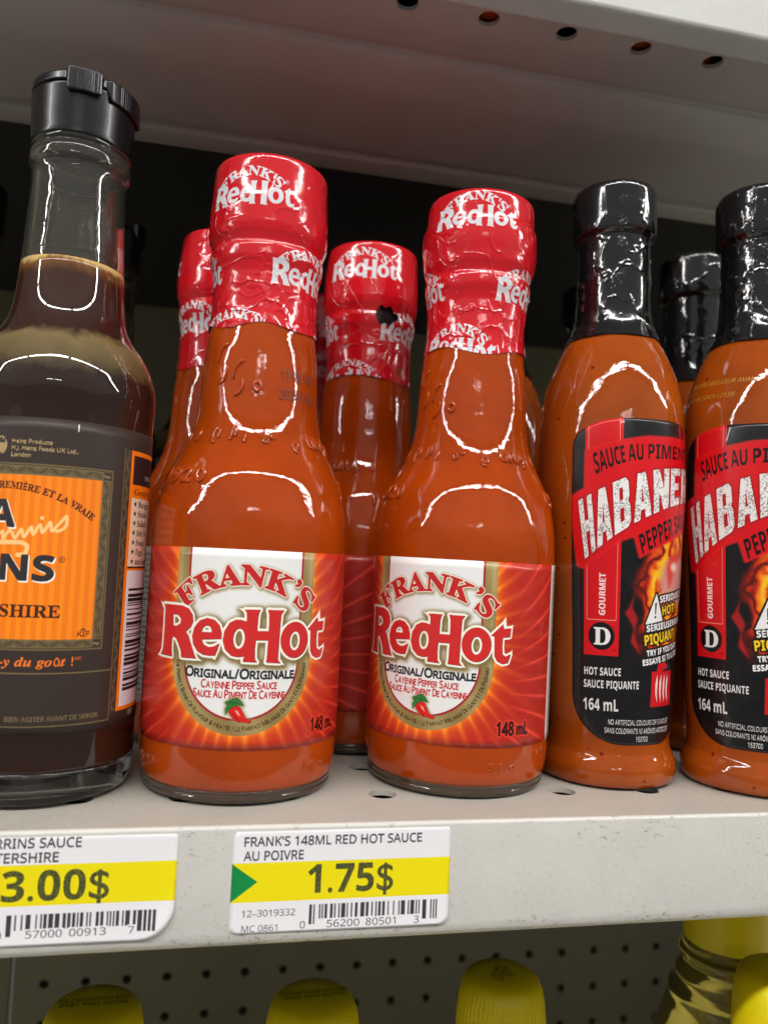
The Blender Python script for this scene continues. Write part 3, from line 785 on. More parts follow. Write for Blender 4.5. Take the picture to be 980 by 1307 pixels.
# ================================================================== THE SHELVING
BACK = .361
DECK = mat_steel('painted_deck', (186, 181, 170), .95, .42, .15)
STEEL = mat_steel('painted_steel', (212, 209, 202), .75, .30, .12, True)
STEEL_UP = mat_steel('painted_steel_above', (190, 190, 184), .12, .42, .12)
PEG = mat_plain('pegboard_paint', (118, 114, 88), .6)
DARK = mat_plain('shade_dark', (40, 40, 38), .8)  # shade put into the colour of deep undersides and behind the holes
X0, X1 = -.95, 1.15

class Soup:
    def __init__(s): s.V, s.F = [], []
    def face(s, *pts):
        n = len(s.V); s.V += [tuple(p) for p in pts]; s.F.append(list(range(n, n + len(pts))))
    def holed(s, u0, v0, u1, v1, cu, cv_, r, f, depth, n=20):
        """a rectangle with one round hole; f maps (u, v, depth) to space"""
        c = [(cu + r * math.cos(2 * math.pi * i / n), cv_ + r * math.sin(2 * math.pi * i / n)) for i in range(n)]
        def edge(i):
            a = 2 * math.pi * i / n; dx, dy = math.cos(a), math.sin(a)
            t = min(((u1 - cu) / dx if dx > 1e-9 else (u0 - cu) / dx if dx < -1e-9 else 9), ((v1 - cv_) / dy if dy > 1e-9 else (v0 - cv_) / dy if dy < -1e-9 else 9))
            return (cu + dx * t, cv_ + dy * t)
        e = [edge(i) for i in range(n)]
        for i in range(n):
            j = (i + 1) % n
            pts = [e[i]]
            for q in ((u1, v1), (u0, v1), (u0, v0), (u1, v0)):      # keep the corner when it lies between two spokes
                a = math.atan2(q[1] - cv_, q[0] - cu) % (2 * math.pi); a0 = 2 * math.pi * i / n; a1 = a0 + 2 * math.pi / n
                if a0 + 1e-6 < a < a1 - 1e-6: pts.append(q)
            pts += [e[j], c[j], c[i]]
            s.face(*[f(u, v, 0) for u, v in pts])
            s.face(f(*c[i], 0), f(*c[j], 0), f(*c[j], depth), f(*c[i], depth))
    def mesh(s, name):
        me = pydata(name, s.V, s.F)
        bm = bmesh.new(); bm.from_mesh(me); bmesh.ops.remove_doubles(bm, verts=bm.verts, dist=1e-6); bm.to_mesh(me); bm.free()
        return me

def extrude_x(name, prof, x0, x1, nx=1):
    xs = np.linspace(x0, x1, nx + 1)
    P = np.array([[(x, y, z) for x in xs] for y, z in prof])
    return grid_mesh(name, P)

PITCH = .0254
# ---- the shelf the bottles stand on
shelf = tag(empty('shelf', (0, 0, 0)), 'pale grey steel shelf with a row of round holes under the sauce bottles', 'shelf')
s = Soup(); top = lambda u, v, d: (u, v, -d)
kmin, kmax = int(X0 / PITCH), int(X1 / PITCH)
for cy_, ox in ((.0218, .0013), (.0482, .0003)):
    for k in range(kmin, kmax):
        c = ox + k * PITCH
        s.holed(c - PITCH / 2, cy_ - .0085, c + PITCH / 2, cy_ + .0085, c, cy_, .0037, top, .0014)
xa, xb = ox + kmin * PITCH - PITCH / 2, ox + (kmax - 1) * PITCH + PITCH / 2
for y0, y1 in ((.0009, .0133), (.0303, .0397), (.0567, BACK)):
    s.face((X0, y0, 0), (X1, y0, 0), (X1, y1, 0), (X0, y1, 0))
link('shelf_deck', s.mesh('shelf_deck'), DECK, shelf, smooth=False)
arc = [(.0009 - .0009 * math.sin(a), -.0009 + .0009 * math.cos(a)) for a in np.linspace(0, math.pi / 2, 7)]
lip = arc + [(0, -.006), (-.0001, -.012), (0, -.0235), (.0003, -.0252), (.0010, -.0265), (.0022, -.0272), (.0040, -.0275), (.0120, -.0275), (.0121, -.0262), (.0040, -.0262)]
link('front_lip', extrude_x('front_lip', lip, X0, X1, 40), STEEL, shelf)
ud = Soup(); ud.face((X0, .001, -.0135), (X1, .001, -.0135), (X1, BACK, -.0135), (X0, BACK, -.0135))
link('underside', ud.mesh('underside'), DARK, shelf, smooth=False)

# ---- the shelf above
upper = tag(empty('upper_shelf', (0, 0, .2275)), 'grey steel shelf overhead seen from below with holes along its lip', 'shelf')
def up(name, me, m, **k):
    o = link(name, me, m, upper, **k); o.location = (0, 0, -.2275); return o
ulip = [(y + .0042, z) for y, z in ((.0203, .275), (.0203, .2335), (.0199, .2325), (.0198, .2316), (.0203, .2308), (.0212, .2299), (.0243, .2271), (.0250, .2267), (.0255, .2269), (.0256, .2278))]
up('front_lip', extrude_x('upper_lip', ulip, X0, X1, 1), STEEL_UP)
s = Soup(); und = lambda u, v, d: (u, v, .2275 + d)
for k in range(kmin, kmax):
    c = .0010 + k * PITCH
    s.holed(c - PITCH / 2, .0298, c + PITCH / 2, .041, c, .0339, .0033, und, .0014)
up('shelf_deck', s.mesh('upper_deck'), STEEL_UP, smooth=False)
chan = smooth_path([(.041, .2275), (.0535, .2275), (.0545, .2287), (.0557, .2287), (.0570, .2270), (.066, .2236), (.072, .2225), (.092, .2220), (.1105, .2217), (.1113, .2234), (.1128, .2234), (.1140, .2209), (.1205, .2203), (.1255, .2212), (.1280, .2235), (.1285, .2285)], 5)
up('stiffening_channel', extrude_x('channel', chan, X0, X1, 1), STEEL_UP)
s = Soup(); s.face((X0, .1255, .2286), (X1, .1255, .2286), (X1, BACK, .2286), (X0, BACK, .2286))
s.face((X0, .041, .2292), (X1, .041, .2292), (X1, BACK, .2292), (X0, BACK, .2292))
up('rear_deck', s.mesh('rear_deck'), DARK, smooth=False)  # steel deck coloured dark, standing in for the shade behind the channel
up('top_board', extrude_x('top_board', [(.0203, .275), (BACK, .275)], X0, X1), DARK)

# ---- the perforated back, in two panels, and the deck far below
def peg_panel(x0, x1, label, zlo=-.34, zhi=.28):
    r = tag(empty('pegboard', ((x0 + x1) / 2, BACK, zlo)), label, 'pegboard', 'pegboard back panels')
    s = Soup(); f = lambda u, v, d: (u - (x0 + x1) / 2, d, v - zlo)
    a = 0.0121 + PITCH * math.ceil((x0 + PITCH / 2 - 0.0121) / PITCH); n = int((x1 - a + PITCH / 2) / PITCH)
    r0 = -.2188 - 4 * PITCH; nr = 9
    for j in range(nr):
        for i in range(n):
            cx, cz = a + i * PITCH, r0 + j * PITCH
            s.holed(cx - PITCH / 2, cz - PITCH / 2, cx + PITCH / 2, cz + PITCH / 2, cx, cz, .0030, f, .004, 12)
    xa, xb, za, zb = a - PITCH / 2, a + (n - .5) * PITCH, r0 - PITCH / 2, r0 + (nr - .5) * PITCH
    for u0, v0, u1, v1 in ((x0, zlo, x1, za), (x0, zb, x1, zhi), (x0, za, xa, zb), (xb, za, x1, zb)):
        if u1 > u0 and v1 > v0: s.face(f(u0, v0, 0), f(u1, v0, 0), f(u1, v1, 0), f(u0, v1, 0))
    link('perforated_sheet', s.mesh('perforated_sheet'), PEG, r, smooth=False)
    b = Soup(); b.face(*[(u, .0055, v) for u, v in ((x0 - (x0 + x1) / 2, 0), (x1 - (x0 + x1) / 2, 0), (x1 - (x0 + x1) / 2, zhi - zlo), (x0 - (x0 + x1) / 2, zhi - zlo))])
    link('light_stop', b.mesh('light_stop'), DARK, r, smooth=False)  # added dark sheet, keeps light from leaking in through the holes
peg_panel(X0, -.1608, 'narrow visible edge of pegboard panel at the lower left corner')
peg_panel(-.1590, X1, 'wide dark olive pegboard panel behind the yellow caps')
low = tag(empty('lower_shelf', (0, .0, -.33)), 'shelf deck far below carrying the yellow capped bottles', 'shelf')
s = Soup(); s.face((X0, -.16, 0), (X1, -.16, 0), (X1, BACK, 0), (X0, BACK, 0)); s.face((X0, -.16, -.03), (X1, -.16, -.03), (X1, -.16, 0), (X0, -.16, 0))  # front run extended out of view so the lit deck bounces light up
link('shelf_deck', s.mesh('lower_deck'), STEEL, low, smooth=False)

# ================================================================== LETTERS ON CURVED GLASS
def letters_mesh(name, VT, fn, maxlen=.7):
    """flat ink; VT in mm, fn maps (x mm, z mm) arrays to points"""
    V, T = VT
    bm = bmesh.new(); vs = [bm.verts.new((x, z, 0)) for x, z in V]
    for t in T:
        try: bm.faces.new([vs[i] for i in t])
        except ValueError: pass
    for _ in range(3):
        e = [e for e in bm.edges if e.calc_length() > maxlen]
        if not e: break
        bmesh.ops.subdivide_edges(bm, edges=e, cuts=1)
        bmesh.ops.triangulate(bm, faces=[f for f in bm.faces if len(f.verts) > 3])
    me = bpy.data.meshes.new(name); bm.to_mesh(me); bm.free()
    P = np.array([v.co[:2] for v in me.vertices]); Q = fn(P[:, 0], P[:, 1], np.zeros(len(P)))
    me.vertices.foreach_set('co', Q.ravel()); me.update(); return me

def raised_mesh(name, pieces, fn, bev=.00022, style=None):
    """rounded raised letters; pieces: [(text, x mm, z mm, cap mm, rot)]"""
    VV, FF, n = [], [], 0
    for t, x, z, cap, rot in pieces:
        cu = bpy.data.curves.new('raised', 'FONT'); cu.body = t; cu.size = cap / capheight()
        cu.bevel_depth = bev * 1000; cu.bevel_resolution = 2; cu.offset = -bev * 250; cu.resolution_u = 3
        o = bpy.data.objects.new('raised', cu); col.objects.link(o)
        dg = bpy.context.evaluated_depsgraph_get(); dg.update()
        me = bpy.data.meshes.new_from_object(o.evaluated_get(dg))
        V = np.array([v.co[:] for v in me.vertices]); c, s_ = math.cos(rot), math.sin(rot)
        V = np.stack([x + V[:, 0] * c - V[:, 1] * s_, z + V[:, 0] * s_ + V[:, 1] * c, V[:, 2]], -1)
        VV.append(V); FF += [[i + n for i in p.vertices] for p in me.polygons]; n += len(V)
        bpy.data.objects.remove(o); bpy.data.curves.remove(cu); bpy.data.meshes.remove(me)
    V = np.concatenate(VV)
    return pydata(name, fn(V[:, 0], V[:, 1], V[:, 2]), FF)

def on_surface(prof, off=.00006, disp=None):
    p = np.asarray(prof); o = np.argsort(p[:, 1])
    zs, rs = p[o, 1], p[o, 0]
    def fn(x, z, h):
        z = z / 1000; r = np.interp(z, zs, rs); th = x / 1000 / .0200
        d = disp(th, z) if disp is not None else 0
        R = r + d + off + h / 1000
        return np.stack([R * np.sin(th), -R * np.cos(th), z], -1)
    return fn

def label_mesh(name, prof, cv, sref, s0, s1, outline=None, off=.00013, disp=None, ns=120, nz=90):
    """paper on the glass: arc length s0..s1 in mm; outline(t) gives lower and upper edge for narrowing ends"""
    p = np.asarray(prof); o = np.argsort(p[:, 1]); zs, rs = p[o, 1], p[o, 0]
    sx = np.linspace(s0, s1, ns)
    lo = np.full(ns, cv.z0); hi = np.full(ns, cv.z1)
    if outline: lo, hi = outline(sx)
    v = np.linspace(0, 1, nz)[:, None]
    S = np.repeat(sx[None], nz, 0); Z = lo + (hi - lo) * v
    def put(S, Z, o_):
        th = S / 1000 / sref; r = np.interp(Z / 1000, zs, rs) + o_
        if disp is not None: r = r + disp(th, Z / 1000)
        return np.stack([r * np.sin(th), -r * np.cos(th), Z / 1000], -1)
    P = put(S, Z, off)
    UV = np.stack([(S - cv.x0) / (cv.x1 - cv.x0), (Z - cv.z0) / (cv.z1 - cv.z0)], -1)
    # fold a rim back to the glass so the paper has an edge
    Pp = np.pad(P, ((1, 1), (1, 1), (0, 0)), mode='edge'); Up = np.pad(UV, ((1, 1), (1, 1), (0, 0)), mode='edge')
    Sp, Zp = np.pad(S, 1, mode='edge'), np.pad(Z, 1, mode='edge')
    low_ = put(Sp, Zp, off - .00016); edge = np.zeros(Sp.shape, bool); edge[0] = edge[-1] = True; edge[:, 0] = edge[:, -1] = True
    Pp[edge] = low_[edge]
    return grid_mesh(name, Pp, Up)

# ================================================================== RED-SLEEVED HOT SAUCE BOTTLES
RED_PROF = smooth_path([(.0120, .0038), (.0215, .0030), (.0242, .0028), (.0254, .0038), (.0261, .0070), (.0264, .0115), (.0264, .040), (.0264, .063), (.0261, .0700), (.0252, .0756), (.0240, .0804),
                        (.0220, .0848), (.0198, .0892), (.0180, .0936), (.0168, .0985), (.0163, .103), (.0161, .1076), (.0157, .1150), (.0149, .1220), (.0144, .1280), (.0142, .135)], 8)
wob = fourier(3, 7, 260, 18)
red_wob = lambda th, z: .00017 * wob(th, z) * np.clip((z - .064) / .012, 0, 1)
SAUCE = mat_sauce('cayenne_sauce', (154, 56, 5), (176, 67, 9))
HEEL = mat_glass('clear_heel_glass', (.20, .13, .085), .02, 1.5); HEEL.node_tree.nodes['Principled BSDF'].inputs['Transmission Weight'].default_value = .72
red_cv = red_label()
RED_LABEL = mat_print('red_label_print', red_cv.image('red_label_print'), .34, .25)
BLACK = mat_plain('black_plastic', (22, 21, 22), .3)

body_me = revolve('sauce_body', RED_PROF, 200, red_wob, cap0=True)
heel_prof = smooth_path([(.0100, .0026), (.0200, .0012), (.0234, .0002), (.0245, .0004), (.0250, .0010), (.0252, .0016), (.0250, .0021), (.0253, .0032)], 5)
heel_in = [(.0250, .0034), (.0241, .0032), (.0215, .0034), (.0115, .0042)]
heel_me = revolve('heel', np.vstack([heel_prof, heel_in]), 128, cap0=True, cap1=True)
label_me = label_mesh('red_label', RED_PROF, red_cv, .0264, -83, 82.9, ns=220, nz=24)
emb = on_surface(RED_PROF, .00002, red_wob)
# ".. URA .." round the lower neck, 1920 twice on the shoulder
k20 = 20.0
pieces = [('1920', math.radians(-68) * k20, 78.6, 3.9, 0), ('1920', math.radians(84) * k20, 78.6, 3.9, 0),
          ('URA', math.radians(46) * k20, 89.8, 3.4, 0), ('I ( I', math.radians(-52) * k20, 90.2, 3.0, 0), ('\u00b0 o', math.radians(12) * k20, 88.8, 3.2, 0), ("I I", math.radians(-30) * k20, 90.6, 2.6, .1), ('l o', math.radians(-8) * k20, 89.6, 2.6, 0), ('c', math.radians(30) * k20, 88.2, 2.4, -.3), (') I', math.radians(70) * k20, 89.6, 3.0, 0),
          ('( ( o', math.radians(-44) * k20, 113.6, 4.2, -.6), (') )', math.radians(-36) * k20, 106.6, 3.6, -.5)]
emb_me = []
for t_, x_, z_, c_, r_ in pieces:                       # one object per raised mark
    adv = 0
    for ch_ in t_:
        if ch_ != ' ': emb_me.append(raised_mesh('raised_letter', [(ch_, x_ + adv * math.cos(r_), z_ + adv * math.sin(r_), c_, r_)], emb, .00046))
        adv += c_ * .95
for k_, (ch_, deg_) in enumerate((('b', -66), ('l', -57), ('l', -52), ('5', 40), ('J', 47), ('o', 54))):
    emb_me.append(raised_mesh('raised_letter', [(ch_, math.radians(deg_) * k20, 7.6, 2.0, 0)], on_surface(RED_PROF[8:90], .00002), .0002))

def sleeve_parts(seed, dz, step, hole=None):
    pr = [(.0060, .1684), (.0147, .1683), (.0156, .1679), (.01595, .1668), (.0161, .1640)]
    if step: pr += [(.01625, .1605), (.0170, .1590), (.0172, .1550)]
    else: pr += [(.0164, .1590), (.0167, .1550)]
    pr += [(.0167, .1500), (.0164, .1477), (.0158, .1458), (.0155, .1445), (.0158, .1431), (.0157, .1410), (.0150, .1382), (.0147, .1360), (.0146, .1310), (.0147, .1265), (.0152, .1213)]
    prof = smooth_path(pr, 13)[::-1]
    a = fourier(seed, 9, 500, 16); b = fourier(seed + 1, 14, 900, 16); c = fourier(seed + 2, 7, 420, 10); e = fourier(seed + 3, 5, 90, 5)
    def disp(th, z):
        amt = np.clip((.1672 - z) / .006, .25, 1)
        crease = np.clip(1 - np.abs(a(th, z)) * 9, 0, 1) ** 1.3
        fine = np.clip(1 - np.abs(b(th, z)) * 7, 0, 1) ** 1.3
        low_ = np.clip((.150 - z) / .012, .22, 1)
        return amt * (  .00016 * crease * (c(th, z) > -.1) + .00014 * fine * low_ * (c(th + 1, z) > 0) + .00007 * c(th, z))
    cv = red_sleeve(dz)
    n = 600
    th = np.linspace(-math.pi, math.pi, n + 1)
    T, Z = np.meshgrid(th, prof[:, 1]); R = np.repeat(prof[:, :1], n + 1, 1)
    R = R + disp(T, Z)
    Zw = Z + np.clip((.128 - Z) / .006, 0, 1) * (.0010 * e(T, 0) + .0006)       # an uneven cut lower edge
    P = np.stack([R * np.sin(T), -R * np.cos(T), Zw], -1)
    UV = np.stack([(T * 50 / math.pi - cv.x0) / (cv.x1 - cv.x0), (Z * 1000 - cv.z0) / (cv.z1 - cv.z0)], -1)
    me = grid_mesh('sleeve', P, UV)
    if hole:
        bm = bmesh.new(); bm.from_mesh(me); bm.faces.ensure_lookup_table()
        kill = []
        for f in bm.faces:
            q = f.calc_center_median(); t = math.atan2(q.x, -q.y)
            if ((t - hole[0]) / hole[2]) ** 2 + ((q.z - hole[1]) / hole[3]) ** 2 < 1 + .25 * math.sin(t * 30): kill.append(f)
        bmesh.ops.delete(bm, geom=kill, context='FACES'); bm.to_mesh(me); bm.free()
    m = mat_print('red_sleeve_print', cv.image('red_sleeve_print'), .12, .7, (300, .06, .0012), .5)
    crinkle(m, 95, .55)
    return me, m

cap_me = revolve('cap', smooth_path([(.0138, .134), (.0142, .138), (.0146, .1415), (.0146, .145), (.0150, .149), (.0155, .157), (.0152, .164), (.0120, .1672), (.0010, .1674)], 4), 64)
ink_fn = on_surface(RED_PROF, .0003, red_wob)
INK = mat_plain('violet_ink', (120, 66, 60), .5)
def code(lines, fn, x0, z0, lead, cap, rot=0, slant=0.0):
    VV, TT, n = [], [], 0
    for i, t in enumerate(lines):
        V, T = glyphs(t); V = V * cap / capheight(); V = np.stack([V[:, 0] * 1.0 + V[:, 1] * slant, V[:, 1]], -1) + [x0, z0 - i * lead]
        c, s_ = math.cos(rot), math.sin(rot); d = V - [x0, z0]
        V = np.stack([x0 + d[:, 0] * c - d[:, 1] * s_, z0 + d[:, 0] * s_ + d[:, 1] * c], -1)
        VV.append(V); TT.append(T + n); n += len(V)
    return letters_mesh('date_code', (np.concatenate(VV), np.concatenate(TT)), fn)

SLEEVES = [sleeve_parts(11, 0, False), sleeve_parts(31, 2.9, True), sleeve_parts(51, 1.5, False, (math.radians(10), .1430, .27, .0031))]
date_me = code(['11:08 MC', '2026/02/0'], ink_fn, math.radians(20) * 20, 107.4, 5.2, 2.6, .02)

RG = 'hot sauce bottles in red sleeves'
def red_parts(root, sleeve, srot):
    b = link('sauce_body', body_me, SAUCE, root); 
    for e_ in emb_me: link('raised_letter', e_, SAUCE, b)
    link('glass_heel', heel_me, HEEL, root); link('label', label_me, RED_LABEL, root)
    link('cap', cap_me, BLACK, root)
    sl = link('shrink_sleeve', *SLEEVES[sleeve], root); sl.rotation_euler.z = srot
def copy_tree(o, parent=None):
    c = o.copy(); col.objects.link(c); c.parent = parent
    for ch in o.children: copy_tree(ch, c)
    return c
def red_bottle(loc, rz, sleeve, srot, label, ry=0, proto=None):
    if proto is None:
        r = empty('hot_sauce_bottle', (*loc, .0004), rz, ry); red_parts(r, sleeve, srot)
    else:
        r = copy_tree(proto); r.location = (*loc, .0004); r.rotation_euler = (0, ry, rz)
        for ch in r.children:
            if ch.name.startswith('shrink_sleeve'):
                ch.rotation_euler.z = srot
                if ch.data != SLEEVES[sleeve][0]:
                    ch.data = SLEEVES[sleeve][0]
                    if not ch.data.materials: ch.data.materials.append(SLEEVES[sleeve][1])
    r.scale.z = 1.005; tag(r, label, 'sauce bottle', RG); return r
f1 = red_bottle((-.03628, .03780), math.radians(-4.2), 0, math.radians(3.2), 'red sleeved hot sauce bottle beside the brown sauce, its whole label facing out', math.radians(.2))
f2 = red_bottle((.02626, .03994), math.radians(-38), 1, math.radians(37), 'red sleeved hot sauce bottle with label turned aside, next to the black capped bottle', math.radians(.7), f1)
f3 = red_bottle((-.0475, .0905), math.radians(150), 0, math.radians(120), 'dim red sleeved bottle peeking out between brown sauce and front red bottle', 0, f1)
f4 = red_bottle((.0030, .0850), math.radians(-88), 2, math.radians(88), 'shaded red sleeved bottle with torn sleeve, between the two front red bottles', 0, f1)
f5 = red_bottle((-.0050, .142), math.radians(40), 0, math.radians(60), 'rearmost red sleeved bottle, a dark sliver behind the torn sleeve bottle', 0, f1)
dc = link('date_code', date_me, INK, f1)

# ================================================================== BLACK-CAPPED HABANERO BOTTLES
HOT_PROF = smooth_path([(.0080, .0012), (.0180, .0002), (.0196, .0006), (.0204, .0024), (.0205, .0045), (.0198, .0072), (.0188, .0095), (.0185, .0130), (.0191, .0215), (.0201, .045), (.0209, .058), (.0216, .072),
                        (.0220, .0875), (.0220, .098), (.0215, .1078), (.0202, .1155), (.0190, .1198), (.0174, .1241), (.0155, .1284), (.0136, .1320), (.0122, .1355)], 8)
hw_ = fourier(9, 7, 230, 16)
hot_wob = lambda th, z: .00011 * hw_(th, z)
HSAUCE = mat_sauce('habanero_sauce', (144, 62, 10), (164, 74, 15), (110, 20, 6))
hot_cv = hot_label()
HOT_LABEL = mat_print('hot_label_print', hot_cv.image('hot_label_print'), .3, .35)
hot_body = revolve('sauce_body', HOT_PROF, 180, hot_wob, cap0=True)
def hot_outline(sx):
    t = np.clip((np.abs(sx - .8) - 6.0) / 15.6, 0, 1)
    hi = 104.3 - 7.5 * (1 - np.sqrt(np.clip(1 - t ** 2.2, 0, 1))); lo = 12.2 + 13.5 * (1 - np.sqrt(np.clip(1 - t ** 2, 0, 1)))
    return lo, hi
hot_label_me = label_mesh('hot_label', HOT_PROF, hot_cv, .0205, -20.8, 22.4, hot_outline, disp=hot_wob, ns=110, nz=110)
def hot_sleeve(seed):
    prof = smooth_path([(.01475, .1308), (.0136, .1332), (.0125, .1362), (.0116, .1410), (.01135, .150), (.0112, .1590), (.01125, .1628), (.0120, .1638), (.0127, .1645), (.0129, .1680), (.0129, .1770), (.0124, .1788), (.0110, .1795), (.0040, .1797)], 10)
    a = fourier(seed, 7, 420, 14); b = fourier(seed + 1, 12, 700, 12); c = fourier(seed + 2, 5, 260, 8)
    def disp(th, z):
        cr = np.clip(1 - np.abs(a(th, z)) * 2.8, 0, 1) ** 1.5; fi = np.clip(1 - np.abs(b(th, z)) * 2.4, 0, 1) ** 2
        on = np.clip(c(th, z) * 2.0 - .1, 0, 1)
        seam = np.exp(-((th + .62) / .02) ** 2) * (.5 + .5 * np.sin(z * 9000))
        return .00014 * cr * on + .00010 * fi * np.clip(c(th + 2, z) * 2, 0, 1) + .00012 * seam
    return revolve('black_sleeve', prof, 320, disp, cap1=True)
m_, nt_, p_ = new_mat('black_sleeve_film'); setp(p_, Base_Color=(*srgb((20, 19, 21)), 1), Roughness=.12, Coat_Weight=.6, Coat_Roughness=.04)
n_ = noise(nt_, 160, 4, .6, dist=.5); bump(nt_, p_, n_.outputs[0], .06, .001); BLACKFILM = m_; crinkle(m_, 70, .4)
HSL = [hot_sleeve(71), hot_sleeve(91)]
YINK = mat_plain('yellow_ink', (196, 150, 40), .5)
HG = 'black capped habanero sauce bottles'
def hot_bottle(loc, rz, sl, srot, label, ry=0, proto=None, z=.0004):
    if proto is None:
        r = empty('habanero_bottle', (*loc, z), rz, ry)
        link('sauce_body', hot_body, HSAUCE, r); link('label', hot_label_me, HOT_LABEL, r); s_ = link('cap_sleeve', HSL[sl], BLACKFILM, r)
        s_.rotation_euler.z = srot
    else:
        r = copy_tree(proto); r.location = (*loc, z); r.rotation_euler = (0, ry, rz)
        for ch in r.children:
            if ch.name.startswith('cap_sleeve'):
                ch.rotation_euler.z = srot
                ch.data = HSL[sl]
                if not ch.data.materials: ch.data.materials.append(BLACKFILM)
    r.scale.z = 1.006; tag(r, label, 'sauce bottle', HG); return r
h1 = hot_bottle((.07389, .03926), math.radians(2), 0, .3, 'black capped habanero bottle touching the front red sleeved bottle', math.radians(-.5))
h2 = hot_bottle((.1163, .02805), math.radians(-37.7), 1, math.radians(28), 'black capped habanero bottle with yellow date print, cut by the photo edge', 0, h1)
h3 = hot_bottle((.1275, .0790), math.radians(20), 1, 1.9, 'shaded black capped bottle in the gap between the two habanero bottles', 0, h1)
h4 = hot_bottle((.0530, .0950), math.radians(200), 0, 2.2, 'dark orange bottle half hidden between red sleeved and habanero bottles', 0, h1)
h5 = hot_bottle((.1060, .1200), math.radians(120), 0, 4.0, 'deep shadow black capped bottle at the back behind the habanero bottle', 0, h1)
h8 = hot_bottle((.0790, .1620), math.radians(70), 1, 2.6, 'barely visible black capped bottle deep in the dark beside the front red sleeve', 0, h1)
h6 = hot_bottle((.0240, .0530), 0, 0, 0, 'bottle on the upper shelf showing orange through the second hole', 0, h1, .2300)
h7 = hot_bottle((.0875, .0480), 1, 0, 0, 'bottle on the upper shelf showing orange through the two right holes', 0, h1, .2300)
hcode = code(['BEFORE-MEILLEUR AVANT', 'LE 2', '2024N 5043-12138'], on_surface(HOT_PROF, .00015, hot_wob), math.radians(-64) * 20, 117.4, 2.1, 1.35, -.02, .25)
link('date_code', hcode, YINK, h2)

# ================================================================== BROWN SAUCE BOTTLES
LPROF = smooth_path([(.0150, .0020), (.0195, .0004), (.0214, .0006), (.0226, .0030), (.0232, .0075), (.0231, .018), (.0231, .055), (.0231, .093), (.0233, .0995), (.0229, .1040), (.0215, .1085), (.0192, .1128),
                     (.0165, .1166), (.0147, .1203), (.0138, .1250), (.0131, .1330), (.0125, .1440), (.0121, .1520), (.0119, .1582), (.0121, .1602), (.0128, .1616), (.0129, .1636), (.0125, .1649), (.0122, .1656), (.0126, .1664), (.0124, .1680), (.0121, .1730)], 7)
ztop = .1345; zlow = .0085
neck = [(r, z) for r, z in LPROF if z > ztop]
r0 = float(np.interp(ztop, LPROF[20:, 1], LPROF[20:, 0])); rl = float(np.interp(zlow, LPROF[:40, 1], LPROF[:40, 0]))
neck = [(r0, ztop)] + neck; wall = [(r - .0019, z) for r, z in neck][::-1]
neck_me = revolve('neck_glass', np.vstack([neck, wall]), 160)
foot = [(r, z) for r, z in LPROF[:40] if z < zlow - .0002] + [(rl, zlow)]
foot_me = revolve('glass_foot', np.vstack([foot, [(rl - .0008, zlow - .0006), (.0190, .0066), (.0120, .0078)]]), 128, cap0=True, cap1=True)
NECKG, nt_, p_ = new_mat('neck_glass'); setp(p_, Base_Color=(.74, .71, .60, 1), Roughness=.01, Transmission_Weight=.96, IOR=1.5)
w_ = noise(nt_, 110, 3, .5); bump(nt_, p_, w_.outputs[0], .10, .002)
GLASS = mat_glass('clear_bottle_glass', (.90, .92, .92), 0, 1.5)
lw_ = fourier(19, 4, 120, 10)
lsec = [(r, z) for r, z in LPROF[20:] if zlow + .0002 < z < ztop - .0002]
liq_me = revolve('brown_sauce', np.array([(.004, .0082), (.0188, .0068), (rl - .0006, zlow - .0004), (rl, zlow)] + lsec + [(r0, ztop), (r0 - .0022, ztop - .0003), (.001, ztop - .0005)]), 160,
                 lambda t, z: .00006 * lw_(t, z) * np.clip((z - zlow) / .01, 0, 1) * np.clip((ztop - z) / .004, 0, 1), cap0=True, cap1=True)
m_, nt_, p_ = new_mat('dark_brown_sauce')
g_ = nt_.nodes.new('ShaderNodeTexCoord'); sx_ = nt_.nodes.new('ShaderNodeSeparateXYZ'); nt_.links.new(g_.outputs['Object'], sx_.inputs[0])
nn = noise(nt_, 120, 5, .65, dist=1.2); ad = nt_.nodes.new('ShaderNodeMath'); ad.operation = 'MULTIPLY_ADD'; ad.inputs[1].default_value = .0075
nt_.links.new(nn.outputs[0], ad.inputs[0]); nt_.links.new(sx_.outputs['Z'], ad.inputs[2])
mr = nt_.nodes.new('ShaderNodeMapRange'); mr.inputs[1].default_value = .1018; mr.inputs[2].default_value = .1418; nt_.links.new(ad.outputs[0], mr.inputs[0])
# a tan band of froth clings to the shoulder, a thin one rings the top of the sauce
rp = ramp(nt_, mr.outputs[0], [(.0, srgb((40, 20, 11))), (.13, srgb((40, 20, 12))), (.21, srgb((92, 78, 48))), (.35, srgb((118, 100, 64))), (.42, srgb((46, 23, 13))), (.80, srgb((58, 28, 12))), (.87, srgb((120, 74, 26))), (.905, srgb((206, 174, 112)))])
rp.color_ramp.interpolation = 'LINEAR'
nt_.links.new(rp.outputs[0], p_.inputs['Base Color']); setp(p_, Roughness=.5, Coat_Weight=1, Coat_Roughness=.012, Coat_IOR=1.52)
p_.inputs['Specular IOR Level'].default_value = .1
w_ = noise(nt_, 70, 2, .4); bump(nt_, p_, w_.outputs[0], .06, .002, 'Coat Normal')
BROWN = m_
brown_cv = brown_label()
BROWN_LABEL = mat_print('brown_label_print', brown_cv.image('brown_label_print'), .5, .05)
blabel_me = label_mesh('brown_label', LPROF, brown_cv, .0233, -60, 44, ns=130, nz=30)
ring_me = revolve('froth_ring', np.array([(.0104, .1368), (.01065, .1371), (.01062, .1376), (.0103, .1378)]), 96)
FROTH = mat_plain('dried_froth', (190, 168, 116), .5)
